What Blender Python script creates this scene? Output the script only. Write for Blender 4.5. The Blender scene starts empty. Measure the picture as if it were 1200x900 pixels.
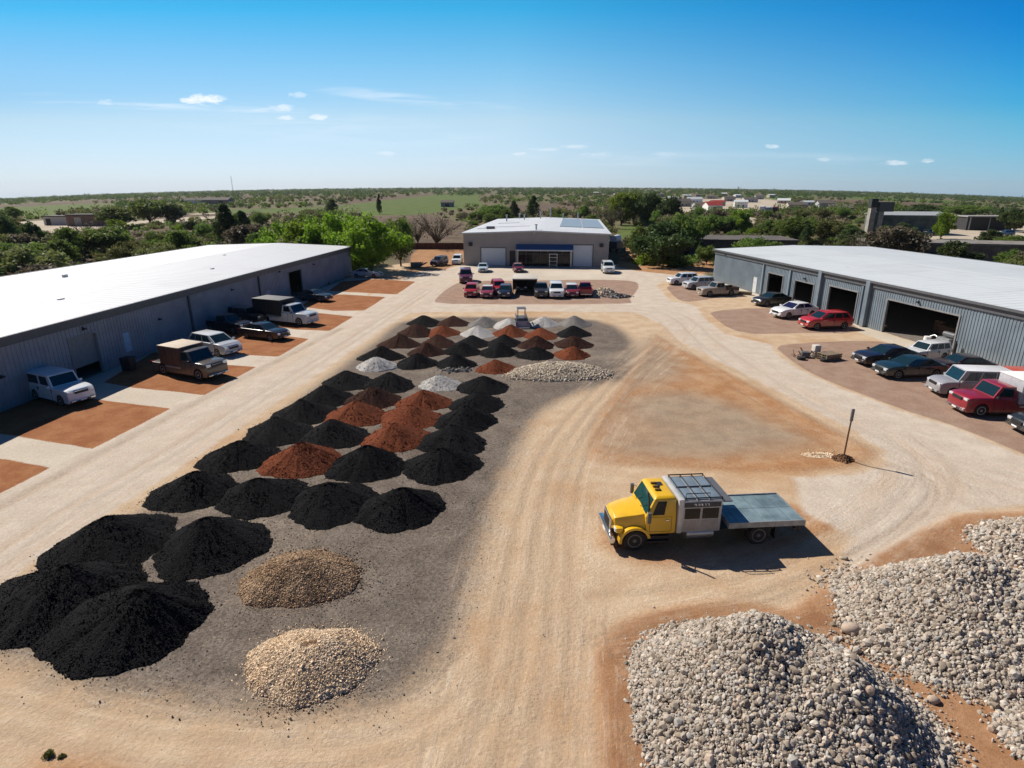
import bpy, bmesh, math, random
import numpy as np
from mathutils import Vector, noise as mn
R = math.radians
random.seed(7); rng = np.random.default_rng(7)
S = bpy.context.scene
C = S.collection
# ------------------------------------------------------------------ camera
F, HOR, CH = 700.0, 222.0, 14.0           # focal length and horizon of the 1200 x 900 photograph, camera height
PI = math.pi
P = math.atan((450 - HOR) / F)
def ray(x, y):
    cx = (x - 600) / F; cy = (450 - y) / F
    return cx, math.cos(P) + cy * math.sin(P), -math.sin(P) + cy * math.cos(P)
def at(x, y, z=0.0):
    d = ray(x, y); t = (z - CH) / d[2]
    return (t * d[0], t * d[1])
def ppm(X, Y, Z=0.0):                       # pixels per metre at a place
    return F / (Y * math.cos(P) - (Z - CH) * math.sin(P))
cam = bpy.data.cameras.new('Camera'); co = bpy.data.objects.new('Camera', cam); C.objects.link(co)
cam.sensor_width = 36; cam.lens = 36 * F / 1200; cam.clip_end = 20000; cam.clip_start = 0.5
co.location = (0, 0, CH); co.rotation_euler = (PI / 2 - P, 0, 0)
S.camera = co
# ------------------------------------------------------------------ light
SUN = Vector((-0.80, 0.60, 0.93)).normalized()
el = math.asin(SUN.z); az = math.atan2(SUN.x, SUN.y)
sd = bpy.data.lights.new('Sun', 'SUN'); sd.energy = 5.0; sd.angle = R(0.55); sd.color = (1, 0.93, 0.83)
so = bpy.data.objects.new('Sun', sd); C.objects.link(so); so.rotation_euler = SUN.to_track_quat('Z', 'Y').to_euler(); so.location = (0, 0, 60)
S.view_settings.view_transform = 'Standard'; S.view_settings.look = 'None'
S.view_settings.exposure = 0.31; S.view_settings.gamma = 1

# ------------------------------------------------------------------ node helpers
class NT:
    def __init__(s, nt): s.nt = nt; s.n = nt.nodes; s.l = nt.links
    def new(s, t, **kw):
        n = s.n.new(t)
        for k, v in kw.items():
            if k.startswith('i_'):
                n.inputs[k[2:].replace('_', ' ')].default_value = v
            else: setattr(n, k, v)
        return n
    def link(s, a, b): s.l.new(a, b)
    def math(s, op, a, b=None, clamp=False):
        n = s.n.new('ShaderNodeMath'); n.operation = op; n.use_clamp = clamp
        for i, v in enumerate((a, b)):
            if v is None: continue
            if isinstance(v, (int, float)): n.inputs[i].default_value = v
            else: s.l.new(v, n.inputs[i])
        return n.outputs[0]
    def mr(s, v, a, b, c=0.0, d=1.0, smooth=True):
        n = s.n.new('ShaderNodeMapRange'); n.interpolation_type = 'SMOOTHSTEP' if smooth else 'LINEAR'
        s.l.new(v, n.inputs[0])
        for i, q in enumerate((a, b, c, d)):
            if isinstance(q, (int, float)): n.inputs[i + 1].default_value = q
            else: s.l.new(q, n.inputs[i + 1])
        return n.outputs[0]
    def mix(s, f, a, b, mode='MIX'):
        n = s.n.new('ShaderNodeMix'); n.data_type = 'RGBA'; n.blend_type = mode
        for sock, v in ((n.inputs[0], f), (n.inputs[6], a), (n.inputs[7], b)):
            if isinstance(v, (int, float)): sock.default_value = v
            elif isinstance(v, tuple): sock.default_value = (*v[:3], 1)
            else: s.l.new(v, sock)
        return n.outputs[2]
    def noise(s, scale, detail=3, rough=0.55, vec=None, dist=0.0):
        n = s.n.new('ShaderNodeTexNoise'); n.inputs['Scale'].default_value = scale; n.inputs['Detail'].default_value = detail
        n.inputs['Roughness'].default_value = rough; n.inputs['Distortion'].default_value = dist
        if vec is not None: s.l.new(vec, n.inputs['Vector'])
        return n.outputs[0]
MATS = {}
def mat(name, col, rough=0.6, metal=0.0, var=0.12, scale=3.0, bump=0.0, bscale=40.0, coat=0.0, spec=0.5, world=False, col2=None, dust=0.0):
    if name in MATS: return MATS[name]
    m = bpy.data.materials.new(name); m.use_nodes = True; MATS[name] = m
    t = NT(m.node_tree); b = t.n['Principled BSDF']
    b.inputs['Roughness'].default_value = rough; b.inputs['Metallic'].default_value = metal
    b.inputs['Coat Weight'].default_value = coat; b.inputs['Specular IOR Level'].default_value = spec
    tc = t.new('ShaderNodeTexCoord')
    if world: v = t.new('ShaderNodeNewGeometry').outputs['Position']
    else: v = tc.outputs['Object']
    n = t.noise(scale, 5, 0.6, v)
    a = tuple(max(0, c * (1 - var)) for c in col); c2 = tuple(min(1, c * (1 + var)) for c in (col2 or col))
    cc = t.mix(t.mr(n, 0.3, 0.7), a, c2)
    if dust > 0:                              # road dust settled over the lower part
        sx = t.new('ShaderNodeSeparateXYZ'); t.link(v, sx.inputs[0])
        dn = t.math('MULTIPLY', t.mr(sx.outputs[2], 1.0, 0.2), t.mr(t.noise(5, 4, 0.6, v), 0.3, 0.75))
        cc = t.mix(t.math('MULTIPLY', dn, dust), cc, (0.36, 0.27, 0.18))
    t.link(cc, b.inputs['Base Color'])
    if bump:
        bp = t.new('ShaderNodeBump'); bp.inputs['Strength'].default_value = bump; bp.inputs['Distance'].default_value = 0.05
        t.link(t.noise(bscale, 4, 0.65, v), bp.inputs['Height']); t.link(bp.outputs[0], b.inputs['Normal'])
    return m
# ------------------------------------------------------------------ mesh helpers
class MB:
    def __init__(s): s.v = []; s.f = []; s.m = []
    def add(s, vs, fs, mi=0):
        o = len(s.v); s.v += [tuple(v) for v in vs]; s.f += [tuple(i + o for i in f) for f in fs]; s.m += [mi] * len(fs); return s
    def box(s, x0, x1, y0, y1, z0, z1, mi=0, top=None):
        tx, ty = top if top else (0, 0)
        vs = [(x0, y0, z0), (x1, y0, z0), (x1, y1, z0), (x0, y1, z0), (x0 + tx, y0 + ty, z1), (x1 - tx, y0 + ty, z1), (x1 - tx, y1 - ty, z1), (x0 + tx, y1 - ty, z1)]
        return s.add(vs, [(0, 3, 2, 1), (4, 5, 6, 7), (0, 1, 5, 4), (1, 2, 6, 5), (2, 3, 7, 6), (3, 0, 4, 7)], mi)
    def cbox(s, x0, x1, y0, y1, z0, z1, b=0.03, mi=0):   # box with chamfered edges
        bm = bmesh.new(); bmesh.ops.create_cube(bm, size=1)
        for v in bm.verts:
            v.co = ((x0 + x1) / 2 + v.co.x * (x1 - x0), (y0 + y1) / 2 + v.co.y * (y1 - y0), (z0 + z1) / 2 + v.co.z * (z1 - z0))
        bmesh.ops.bevel(bm, geom=bm.edges[:] + bm.verts[:], offset=b, segments=2, affect='EDGES', profile=0.6)
        bm.verts.index_update()
        s.add([v.co[:] for v in bm.verts], [[v.index for v in f.verts] for f in bm.faces], mi); bm.free(); return s
    def tube(s, pts, rad, n=8, mi=0, cap=True):
        pts = [Vector(p) for p in pts]; rad = rad if isinstance(rad, (list, tuple)) else [rad] * len(pts)
        vs = []; fs = []
        for i, p in enumerate(pts):
            d = (pts[min(i + 1, len(pts) - 1)] - pts[max(i - 1, 0)]).normalized()
            a = Vector((0, 0, 1)) if abs(d.z) < 0.9 else Vector((1, 0, 0))
            u = d.cross(a).normalized(); w = d.cross(u)
            for k in range(n):
                q = 2 * PI * k / n; vs.append(p + (u * math.cos(q) + w * math.sin(q)) * rad[i])
        for i in range(len(pts) - 1):
            for k in range(n):
                a = i * n + k; b = i * n + (k + 1) % n; fs.append((a, b, b + n, a + n))
        if cap: fs.append(tuple(range(n - 1, -1, -1))); fs.append(tuple(range((len(pts) - 1) * n, len(pts) * n)))
        return s.add(vs, fs, mi)
    def lathe_y(s, prof, cx, cy, cz, n=24, mi=0):        # profile of (radius, y) turned about the y axis
        vs = []; fs = []
        for r, y in prof:
            for k in range(n):
                q = 2 * PI * k / n; vs.append((cx + r * math.cos(q), cy + y, cz + r * math.sin(q)))
        for i in range(len(prof) - 1):
            for k in range(n):
                a = i * n + k; b = i * n + (k + 1) % n; fs.append((a, b, b + n, a + n))
        fs.append(tuple(range(n))); fs.append(tuple(range((len(prof) - 1) * n, len(prof) * n)))
        return s.add(vs, fs, mi)
    def quad(s, a, b, c, d, mi=0): return s.add([a, b, c, d], [(0, 1, 2, 3)], mi)
    def plate(s, a, b, c, d, t=0.012, off=0.004, mi=0):   # thin raised panel on a quad, towards its normal
        a, b, c, d = map(Vector, (a, b, c, d)); n = (b - a).cross(d - a).normalized()
        lo = [p - n * t for p in (a, b, c, d)]; hi = [p + n * off for p in (a, b, c, d)]
        return s.add(lo + hi, [(3, 2, 1, 0), (4, 5, 6, 7), (0, 1, 5, 4), (1, 2, 6, 5), (2, 3, 7, 6), (3, 0, 4, 7)], mi)
    def build(s, name, mats, parent=None, smooth=None, fix=True, label=None):
        me = bpy.data.meshes.new(name); me.from_pydata(s.v, [], s.f)
        for m in (mats if isinstance(mats, (list, tuple)) else [mats]): me.materials.append(m)
        me.polygons.foreach_set('material_index', s.m)
        if fix:
            bm = bmesh.new(); bm.from_mesh(me); bmesh.ops.recalc_face_normals(bm, faces=bm.faces); bm.to_mesh(me); bm.free()
        if smooth is not None:
            me.polygons.foreach_set('use_smooth', [True] * len(me.polygons)); me.set_sharp_from_angle(angle=R(smooth))
        me.update()
        o = bpy.data.objects.new(name, me); C.objects.link(o)
        if parent: o.parent = parent
        if label: o['label'] = label
        return o
def tag(o, label=None, cat=None, group=None, kind=None):
    for k, v in (('label', label), ('category', cat), ('group', group), ('kind', kind)):
        if v: o[k] = v
    return o
def thing(name, label, cat, loc=(0, 0, 0), rz=0.0, group=None):
    o = bpy.data.objects.new(name, None); C.objects.link(o); o.empty_display_size = 0.3
    o.location = loc if len(loc) == 3 else (loc[0], loc[1], 0); o.rotation_euler = (0, 0, rz)
    return tag(o, label, cat, group)
def raw(name, V, Fc, mats, attr=None, smooth=False, parent=None):     # numpy vertices and equal sized faces
    me = bpy.data.meshes.new(name); nf, k = Fc.shape
    me.vertices.add(len(V)); me.vertices.foreach_set('co', np.asarray(V, np.float32).ravel())
    me.loops.add(nf * k); me.loops.foreach_set('vertex_index', Fc.astype(np.int32).ravel())
    me.polygons.add(nf); me.polygons.foreach_set('loop_start', np.arange(0, nf * k, k, dtype=np.int32))
    me.polygons.foreach_set('use_smooth', np.full(nf, smooth))
    for m in (mats if isinstance(mats, (list, tuple)) else [mats]): me.materials.append(m)
    for an, av in (attr or {}).items():
        a = me.attributes.new(an, 'FLOAT', 'POINT'); a.data.foreach_set('value', np.asarray(av, np.float32))
    me.update(calc_edges=True); me.validate()
    o = bpy.data.objects.new(name, me); C.objects.link(o)
    if parent: o.parent = parent
    return o
def smoothstep(a, b, x):
    t = np.clip((x - a) / (b - a), 0, 1); return t * t * (3 - 2 * t)

# ------------------------------------------------------------------ sky
w = bpy.data.worlds.new('World'); S.world = w; w.use_nodes = True
t = NT(w.node_tree); bg = t.n['Background']; bg.inputs['Strength'].default_value = 0.094
sky = t.new('ShaderNodeTexSky', sky_type='NISHITA'); sky.sun_disc = False; sky.sun_elevation = el; sky.sun_rotation = az
sky.air_density = 1.0; sky.dust_density = 0.1; sky.ozone_density = 3.0; sky.altitude = 200
tc = t.new('ShaderNodeTexCoord'); sx = t.new('ShaderNodeSeparateXYZ'); t.link(tc.outputs['Generated'], sx.inputs[0])
yy = t.math('MAXIMUM', sx.outputs[1], 0.05)
U = t.math('DIVIDE', sx.outputs[0], yy); V = t.math('DIVIDE', sx.outputs[2], yy)
def uvvec(su, sv):
    c = t.new('ShaderNodeCombineXYZ'); t.link(t.math('MULTIPLY', U, su), c.inputs[0]); t.link(t.math('MULTIPLY', V, sv), c.inputs[1]); return c.outputs[0]
rmp = t.new('ShaderNodeValToRGB'); t.link(t.mr(V, -0.02, 0.42, 0, 1, False), rmp.inputs[0])      # white balance of the sky by height; unseen upper sky darkened to deepen shadows
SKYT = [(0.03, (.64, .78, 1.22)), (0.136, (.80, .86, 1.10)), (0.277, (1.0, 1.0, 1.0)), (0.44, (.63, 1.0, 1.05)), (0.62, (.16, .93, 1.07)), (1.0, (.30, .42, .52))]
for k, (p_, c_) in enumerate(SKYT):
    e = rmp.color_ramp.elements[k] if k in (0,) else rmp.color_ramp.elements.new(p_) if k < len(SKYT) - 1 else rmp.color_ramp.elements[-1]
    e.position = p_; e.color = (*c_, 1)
un = t.mr(U, -0.8, 0.8, 0, 1, False)                         # deeper blue away from the sun
def side(l, r):
    n = t.new('ShaderNodeValToRGB'); t.link(un, n.inputs[0]); n.color_ramp.elements[0].color = (*l, 1); n.color_ramp.elements[1].color = (*r, 1)
    e = n.color_ramp.elements.new(.5); e.color = (1, 1, 1, 1); return n.outputs[0]
lowc = side((.82, .85, .87), (.62, .88, 1.0)); midc = side((.64, .69, .78), (.15, .70, 1.0)); topc = side((1.05, .80, .82), (.02, .58, .97))
sidec = t.mix(t.mr(V, 0.14, 0.24, 0, 1, False), t.mix(t.mr(V, 0.0, 0.13, 0, 1, False), lowc, midc), topc)
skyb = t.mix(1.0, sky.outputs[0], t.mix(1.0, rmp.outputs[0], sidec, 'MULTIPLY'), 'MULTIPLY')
nz = t.noise(1.0, 8, 0.68, uvvec(34, 95), 0.4); nw = t.noise(1.0, 5, 0.6, uvvec(7, 90), 0.6)
cl = None
def addc(v):
    global cl
    cl = v if cl is None else t.math('MAXIMUM', cl, v)
for (x, y, rx, ry, s_) in [(243, 116, 27, 6.5, .85), (222, 118, 13, 4, .7), (327, 127, 20, 4.5, .5), (372, 137, 13, 4, .6), (332, 138, 13, 3.5, .5), (348, 111, 12, 4, .35), (125, 119, 14, 4, .35),
                            (905, 171, 11, 3, .5), (675, 172, 18, 3, .28), (640, 175, 20, 3, .25), (700, 181, 24, 3, .22), (780, 181, 26, 3, .2), (452, 180, 14, 3, .25), (610, 180, 14, 2.5, .35), (1085, 188, 10, 3, .5), (1047, 191, 18, 3, .45), (965, 187, 10, 2.5, .3)]:
    d = ray(x, y); u0, v0 = d[0] / d[1], d[2] / d[1]; k = 1 / F / d[1]
    du = t.math('DIVIDE', t.math('SUBTRACT', U, u0), rx * k); dv = t.math('DIVIDE', t.math('SUBTRACT', V, v0), ry * k)
    r2 = t.math('ADD', t.math('MULTIPLY', du, du), t.math('MULTIPLY', dv, dv))
    q = t.math('ADD', t.math('SUBTRACT', 1.0, r2), t.math('MULTIPLY', t.math('SUBTRACT', nz, 0.5), 4.6))
    addc(t.math('MULTIPLY', t.mr(q, 0.0, 1.1), s_))
for (x, y, rx, ry, s_, tilt) in [(215, 126, 200, 5, .5, 0.03), (460, 114, 130, 8, .34, 0.11), (60, 110, 60, 3, .16, 0), (560, 122, 60, 4, .15, 0.1), (380, 150, 260, 22, .13, .05), (800, 186, 340, 10, .14, 0)]:
    d = ray(x, y); u0, v0 = d[0] / d[1], d[2] / d[1]; k = 1 / F / d[1]
    dU = t.math('SUBTRACT', U, u0)
    du = t.math('DIVIDE', dU, rx * k); dv = t.math('DIVIDE', t.math('ADD', t.math('SUBTRACT', V, v0), t.math('MULTIPLY', dU, tilt)), ry * k)
    r2 = t.math('ADD', t.math('MULTIPLY', du, du), t.math('MULTIPLY', dv, dv))
    q = t.math('MULTIPLY', t.mr(r2, 1.0, 0.0), t.mr(nw, 0.35, 0.7)); addc(t.math('MULTIPLY', q, s_))
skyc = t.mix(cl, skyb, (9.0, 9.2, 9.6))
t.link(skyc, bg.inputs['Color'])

# ------------------------------------------------------------------ ground: one sheet, split into the kinds of surface it shows
def px(*pts): return np.array([at(x, y) for x, y in pts])
def sdf(poly, X, Y):                       # signed distance, positive inside
    d2 = np.full(X.shape, 1e18); ins = np.zeros(X.shape, bool); n = len(poly)
    for i in range(n):
        ax, ay = poly[i]; bx, by = poly[(i + 1) % n]
        ex, ey = bx - ax, by - ay; wx, wy = X - ax, Y - ay
        q = np.clip((wx * ex + wy * ey) / (ex * ex + ey * ey + 1e-12), 0, 1)
        d2 = np.minimum(d2, (wx - ex * q) ** 2 + (wy - ey * q) ** 2)
        c = ((ay > Y) != (by > Y)); 
        if abs(ey) > 1e-9: ins ^= c & (X < ex * (Y - ay) / ey + ax)
    return np.where(ins, 1, -1) * np.sqrt(d2)
def linedist(pts, X, Y):
    d2 = np.full(X.shape, 1e18)
    for (ax, ay), (bx, by) in zip(pts[:-1], pts[1:]):
        ex, ey = bx - ax, by - ay; q = np.clip(((X - ax) * ex + (Y - ay) * ey) / (ex * ex + ey * ey + 1e-12), 0, 1)
        d2 = np.minimum(d2, (X - ax - ex * q) ** 2 + (Y - ay - ey * q) ** 2)
    return np.sqrt(d2)
def smooth_line(pts, n=6):                 # Catmull-Rom through ground points
    p = [pts[0]] + list(pts) + [pts[-1]]; out = []
    for i in range(1, len(p) - 2):
        a, b, c, d = (np.array(p[i + k]) for k in (-1, 0, 1, 2))
        for q in np.linspace(0, 1, n, endpoint=False):
            out.append(0.5 * ((2 * b) + (c - a) * q + (2 * a - 5 * b + 4 * c - d) * q * q + (-a + 3 * b - 3 * c + d) * q ** 3))
    out.append(np.array(p[-2])); return out
def round_poly(poly, n=4): return np.array(smooth_line(list(poly) + [poly[0]], n)[:-1])
Z = {}
Z['road'] = [px((-300, 800), (0, 683), (110, 612), (230, 535), (330, 468), (400, 420), (450, 385), (480, 367), (520, 365), (640, 365), (745, 366), (775, 380), (800, 402), (860, 432), (930, 468), (1000, 505), (1035, 528),
                (1040, 545), (1000, 556), (930, 560), (940, 600), (1000, 630), (980, 680), (1060, 632), (1120, 600), (1200, 592), (1400, 590), (1400, 560), (1290, 575), (1200, 535), (1115, 500), (1065, 485), (985, 455), (938, 433), (908, 414), (905, 404), (850, 392), (825, 372), (815, 358), (785, 352),
                (770, 335), (790, 322), (750, 318), (718, 312), (545, 308), (520, 316), (490, 318), (430, 348), (300, 419), (200, 472), (108, 522), (0, 579), (-300, 720))]
Z['gravel'] = [round_poly(px((20, 772), (130, 812), (250, 828), (330, 838), (420, 832), (470, 815), (528, 760), (548, 700), (566, 640), (585, 580), (612, 515), (640, 478), (700, 452), (742, 440), (742, 400), (700, 376), (600, 372), (484, 374), (440, 400), (330, 484), (240, 550), (110, 634), (0, 700), (-120, 760)), 3),
               ]
Z['patch'] = [round_poly(px((712, 500), (735, 470), (790, 458), (850, 470), (905, 495), (950, 515), (900, 530), (800, 537), (720, 532)), 4), round_poly(px((770, 395), (800, 425), (790, 445), (745, 455), (735, 440), (750, 400)), 4)]
Z['orange'] = [round_poly(px((768, 392), (800, 410), (860, 440), (930, 478), (1000, 513), (1028, 533), (1000, 547), (930, 553), (850, 552), (760, 547), (706, 543), (690, 530), (700, 490), (730, 448)), 3),
               round_poly(px((478, 318), (490, 292), (543, 292), (543, 316), (515, 319)), 3), round_poly(px((722, 318), (735, 290), (770, 300), (790, 312), (838, 305), (838, 318), (780, 322)), 3),
               round_poly(px((700, 640), (720, 600), (830, 585), (960, 595), (985, 618), (900, 645), (780, 665)), 4), round_poly(px((30, 905), (50, 884), (90, 882), (150, 900), (150, 940), (30, 940)), 3)]
Z['bank'] = [round_poly(px((702, 940), (694, 800), (700, 755), (730, 728), (800, 710), (880, 706), (925, 716), (960, 686), (1040, 640), (1110, 608), (1200, 600), (1400, 598), (1400, 1100), (702, 1100)), 3)]
Z['mulch'] = [px((-200, 500), (0, 537), (59, 548), (0, 579), (-200, 680)), px((-50, 501), (24, 512), (108, 526), (200, 479), (120, 469), (62, 460), (-20, 486)), px((122, 448), (155, 454), (239, 463), (300, 430), (260, 427), (180, 412)),
              px((222, 404), (288, 416), (326, 418), (362, 397), (330, 393), (262, 386)), px((300, 379), (345, 386), (386, 388), (414, 371), (385, 368), (322, 362)), px((352, 359), (390, 364), (427, 364), (452, 348), (405, 345), (372, 346)), px((385, 341), (465, 345), (487, 330), (440, 327), (400, 330))]
Z['island'] = [round_poly(px((832, 367), (850, 363), (900, 361), (960, 365), (1012, 388), (947, 390), (880, 391), (850, 382)), 2),
               round_poly(px((911, 409), (927, 403), (1030, 400), (1090, 418), (1140, 440), (1250, 495), (1330, 560), (1290, 572), (1200, 532), (1117, 499), (1067, 483), (987, 453), (940, 431)), 3),
               round_poly(px((781, 337), (800, 330), (840, 335), (846, 346), (815, 353), (795, 351)), 3),
               round_poly(px((511, 350), (525, 338), (545, 330), (600, 329), (720, 328), (748, 333), (738, 350), (722, 356), (530, 356)), 3)]
Z['concrete'] = [np.array([(-34.5, 25), (-33.8, 37.1), (-33, 45.6), (-27, 104), (-24.0, 104)] + [tuple(q) for q in px((430, 350), (300, 422), (200, 475), (108, 525), (0, 580), (-120, 640))]),
                 np.array([(39.6, 50), (38.1, 60.7), (32.8, 97), (30.5, 97), (33.5, 75), (35.6, 61), (36.2, 55.0)]), px((545, 311), (718, 318), (735, 327), (545, 327))]
YARD = np.array([(-60, -30), (-36, 20), (-34, 40), (-27, 104), (-26, 112), (-22, 120), (-14, 128), (-9, 117), (18, 114), (22, 122), (28, 118), (34, 112), (33, 98), (40, 60), (46, 25), (60, -30)])
Z['green'] = [px((-60, 240), (60, 234), (130, 236), (140, 243), (60, 252), (-60, 252)), px((385, 244), (470, 232), (560, 229), (565, 243), (480, 252), (395, 253)), px((215, 242), (260, 240), (260, 250), (222, 250)), px((862, 230), (960, 229), (955, 235), (900, 238)), px((730, 262), (760, 268), (770, 300), (740, 296), (722, 275)), px((1020, 258), (1060, 256), (1055, 262), (1030, 268))]
Z['brown'] = [px((395, 256), (500, 251), (545, 262), (540, 290), (470, 285), (400, 276)), px((292, 270), (342, 266), (345, 290), (292, 288)), px((1000, 243), (1085, 240), (1110, 246), (1020, 250)), px((380, 236), (470, 231), (520, 228), (500, 232), (390, 241)), px((650, 238), (700, 238), (690, 244), (640, 243)), px((0, 276), (130, 268), (240, 258), (245, 275), (120, 310), (0, 320)), px((420, 262), (545, 268), (545, 312), (470, 312)), px((925, 248), (990, 246), (990, 270), (930, 268))]
Z['brown'] += [px((-80, 236), (200, 229), (380, 229), (385, 232), (200, 233), (-80, 240)), px((560, 243), (640, 240), (700, 246), (640, 250), (560, 250)), px((960, 234), (1100, 236), (1260, 244), (1260, 249), (1100, 241), (960, 238)), px((150, 252), (330, 249), (340, 254), (160, 258))]
Z['green'] += [px((980, 229), (1100, 231), (1260, 237), (1260, 240), (1100, 235), (980, 232)), px((260, 246), (380, 243), (385, 249), (262, 252))]
Z['pale'] = [round_poly(px((20, 261), (60, 256), (110, 258), (130, 262), (250, 249), (252, 254), (130, 268), (25, 278)), 2), px((1060, 278), (1110, 268), (1200, 260), (1260, 262), (1260, 276), (1180, 285), (1100, 284)), px((1130, 262), (1200, 257), (1200, 268), (1140, 276)), px((860, 252), (875, 247), (885, 262), (870, 268)), px((790, 236), (890, 233), (930, 238), (925, 248), (820, 250), (780, 247))]
TRACKS = []                                # (ground line, half width, strength): wheel ruts and stains
def track(w_, s_, *pts, off=(0,)):
    base = smooth_line([at(*p) for p in pts], 8)
    for o_ in off:
        ln = []
        for i, q in enumerate(base):
            d = base[min(i + 1, len(base) - 1)] - base[max(i - 1, 0)]; d = d / (np.hypot(*d) + 1e-9)
            ln.append(q + np.array([d[1], -d[0]]) * o_)
        TRACKS.append((ln, w_, s_))
track(0.22, 0.75, (575, 960), (596, 850), (612, 760), (622, 680), (634, 600), (660, 525), (715, 455), (770, 408), off=(-0.9, 0.0, 0.8, 1.5))
track(0.16, 0.5, (680, 960), (672, 800), (660, 690), (650, 600), (668, 520), off=(-0.6, 0, 0.5))
track(0.20, 0.6, (480, 960), (560, 860), (600, 770), (615, 690), off=(0, 1.1))
track(0.13, 0.95, (690, 748), (790, 722), (880, 700), (960, 668), (1040, 625), (1085, 585), (1080, 560), (1040, 545), off=(0, 0.35))
track(0.25, 0.5, (690, 700), (800, 690), (900, 670), (1000, 625), (1060, 580), (1080, 545), (1040, 512), off=(0, 1.5))
track(0.25, 0.45, (1300, 640), (1180, 590), (1100, 560), (1000, 520), (900, 462), (820, 405), (775, 368), (700, 361), off=(-1.6, 0.4, 2.2))
track(0.42, 1.0, (-80, 640), (0, 594), (130, 525), (267, 453), (400, 385), off=(0,))
track(0.15, 0.6, (-60, 690), (60, 605), (200, 525), (330, 447), (450, 372), (500, 340), off=(0, 0.9))
track(0.20, 0.45, (-80, 800), (60, 838), (200, 866), (380, 872), (500, 842), (570, 780), off=(0, 0.8, -1.0))
track(0.10, 0.8, (0, 792), (90, 822), (200, 842), (330, 852))
LANES = []                                 # travelled lanes: (line, half width, strength)
def lane(w_, s_, *pts): LANES.append((np.array(smooth_line([at(*p) for p in pts], 8)), w_, s_))
lane(3.4, 1.0, (590, 1000), (608, 850), (622, 760), (632, 680), (642, 600), (668, 525), (722, 455), (780, 405), (800, 380))
lane(3.6, .8, (-160, 740), (-40, 660), (60, 600), (200, 518), (330, 440), (450, 368), (520, 330))
lane(3.0, .85, (700, 720), (800, 705), (900, 684), (1000, 640), (1065, 590), (1078, 555), (1040, 515))
lane(3.4, .75, (1400, 640), (1200, 575), (1100, 545), (1000, 505), (900, 450), (825, 400), (775, 368), (700, 361), (560, 361))
lane(2.2, .8, (-120, 800), (60, 845), (200, 872), (380, 880), (500, 850), (575, 780), (610, 690))
def lane_coords(x, y):
    best = np.zeros(x.shape); la = np.zeros(x.shape); al = np.zeros(x.shape)
    for k, (ln, w_, s_) in enumerate(LANES):
        d = np.full(x.shape, 1e9); sl = np.zeros(x.shape); sa = np.zeros(x.shape); acc = 0.0
        for a, b in zip(ln[:-1], ln[1:]):
            e = b - a; L_ = np.hypot(*e) + 1e-9; q = np.clip(((x - a[0]) * e[0] + (y - a[1]) * e[1]) / L_ ** 2, 0, 1)
            dd = np.hypot(x - a[0] - e[0] * q, y - a[1] - e[1] * q); sg = np.sign(e[0] * (y - a[1]) - e[1] * (x - a[0])); m_ = dd < d
            d = np.where(m_, dd, d); sl = np.where(m_, dd * sg, sl); sa = np.where(m_, acc + q * L_, sa); acc += L_
        wt = s_ * smoothstep(w_ * 1.15, w_ * .55, d); m_ = wt > best
        best = np.where(m_, wt, best); la = np.where(m_, sl + k * 37.0, la); al = np.where(m_, sa, al)
    return best, la, al
def axis(*segs):                           # grid lines whose spacing grows smoothly from s0 to s1 in each stretch
    out = [segs[0][0]]
    for a, b, s0, s1 in segs:
        k = s1 / s0
        n = max(2, round((b - a) / (s0 if abs(k - 1) < 1e-3 else (s1 - s0) / math.log(k))))
        q = np.linspace(0, 1, n + 1)[1:]
        out += list(a + (b - a) * (q if abs(k - 1) < 1e-3 else (k ** q - 1) / (k - 1)))
    return np.array(out)
gx = axis((-7000, -900, 600, 200), (-900, -120, 60, 20), (-120, -46, 4, 1), (-46, -14, 0.4, 0.2), (-14, 20, 0.16, 0.16), (20, 46, 0.2, 0.3), (46, 120, 1, 4), (120, 900, 20, 60), (900, 7000, 200, 600))
gy = axis((-60, 6, 8, 1), (6, 28, 0.12, 0.18), (28, 70, 0.2, 0.4), (70, 140, 0.4, 0.8), (140, 500, 2, 8), (500, 1500, 16, 60), (1500, 9000, 100, 500))
GX, GY = np.meshgrid(gx, gy); nx, ny = len(gx), len(gy)
X, Y = GX.ravel(), GY.ravel()
def swell(x, y):                           # the far country rises ahead and falls away to both sides
    D = np.hypot(x, y); q = np.clip(x / np.maximum(y, 1.0), -1.2, 1.2)
    k = 0.0050 - 0.0165 * (np.abs(q - 0.02) / 0.87) ** 2.0
    return np.where(y > 0, np.maximum(D - 380, 0) * k, np.minimum(-(D - 380), 0) * 0.01)
A = {}
for k, ps in Z.items():
    a = np.full(X.shape, -9.0)
    far = k in ('green', 'brown', 'pale')
    for p_ in ps:
        lo = p_.min(0) - 6; hi = p_.max(0) + 6; q = (X > lo[0]) & (X < hi[0]) & (Y > lo[1]) & (Y < hi[1])
        a[q] = np.maximum(a[q], sdf(p_, X[q], Y[q]))
    A[k] = np.clip(a, -4, 4)
A['yard'] = np.clip(sdf(YARD, X, Y), -4, 4)
ru = np.zeros(X.shape)
near = (Y < 130) & (np.abs(X) < 50) & (Y > 5)
for ln, w_, s_ in TRACKS:
    d = linedist(ln, X[near], Y[near]); ru[near] = np.maximum(ru[near], s_ * np.exp(-(d / w_) ** 2))
A['rut'] = ru * .8
A['lw'] = np.zeros(X.shape); A['la'] = np.zeros(X.shape); A['al'] = np.zeros(X.shape)
A['lw'][near], A['la'][near], A['al'][near] = lane_coords(X[near], Y[near])
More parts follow.
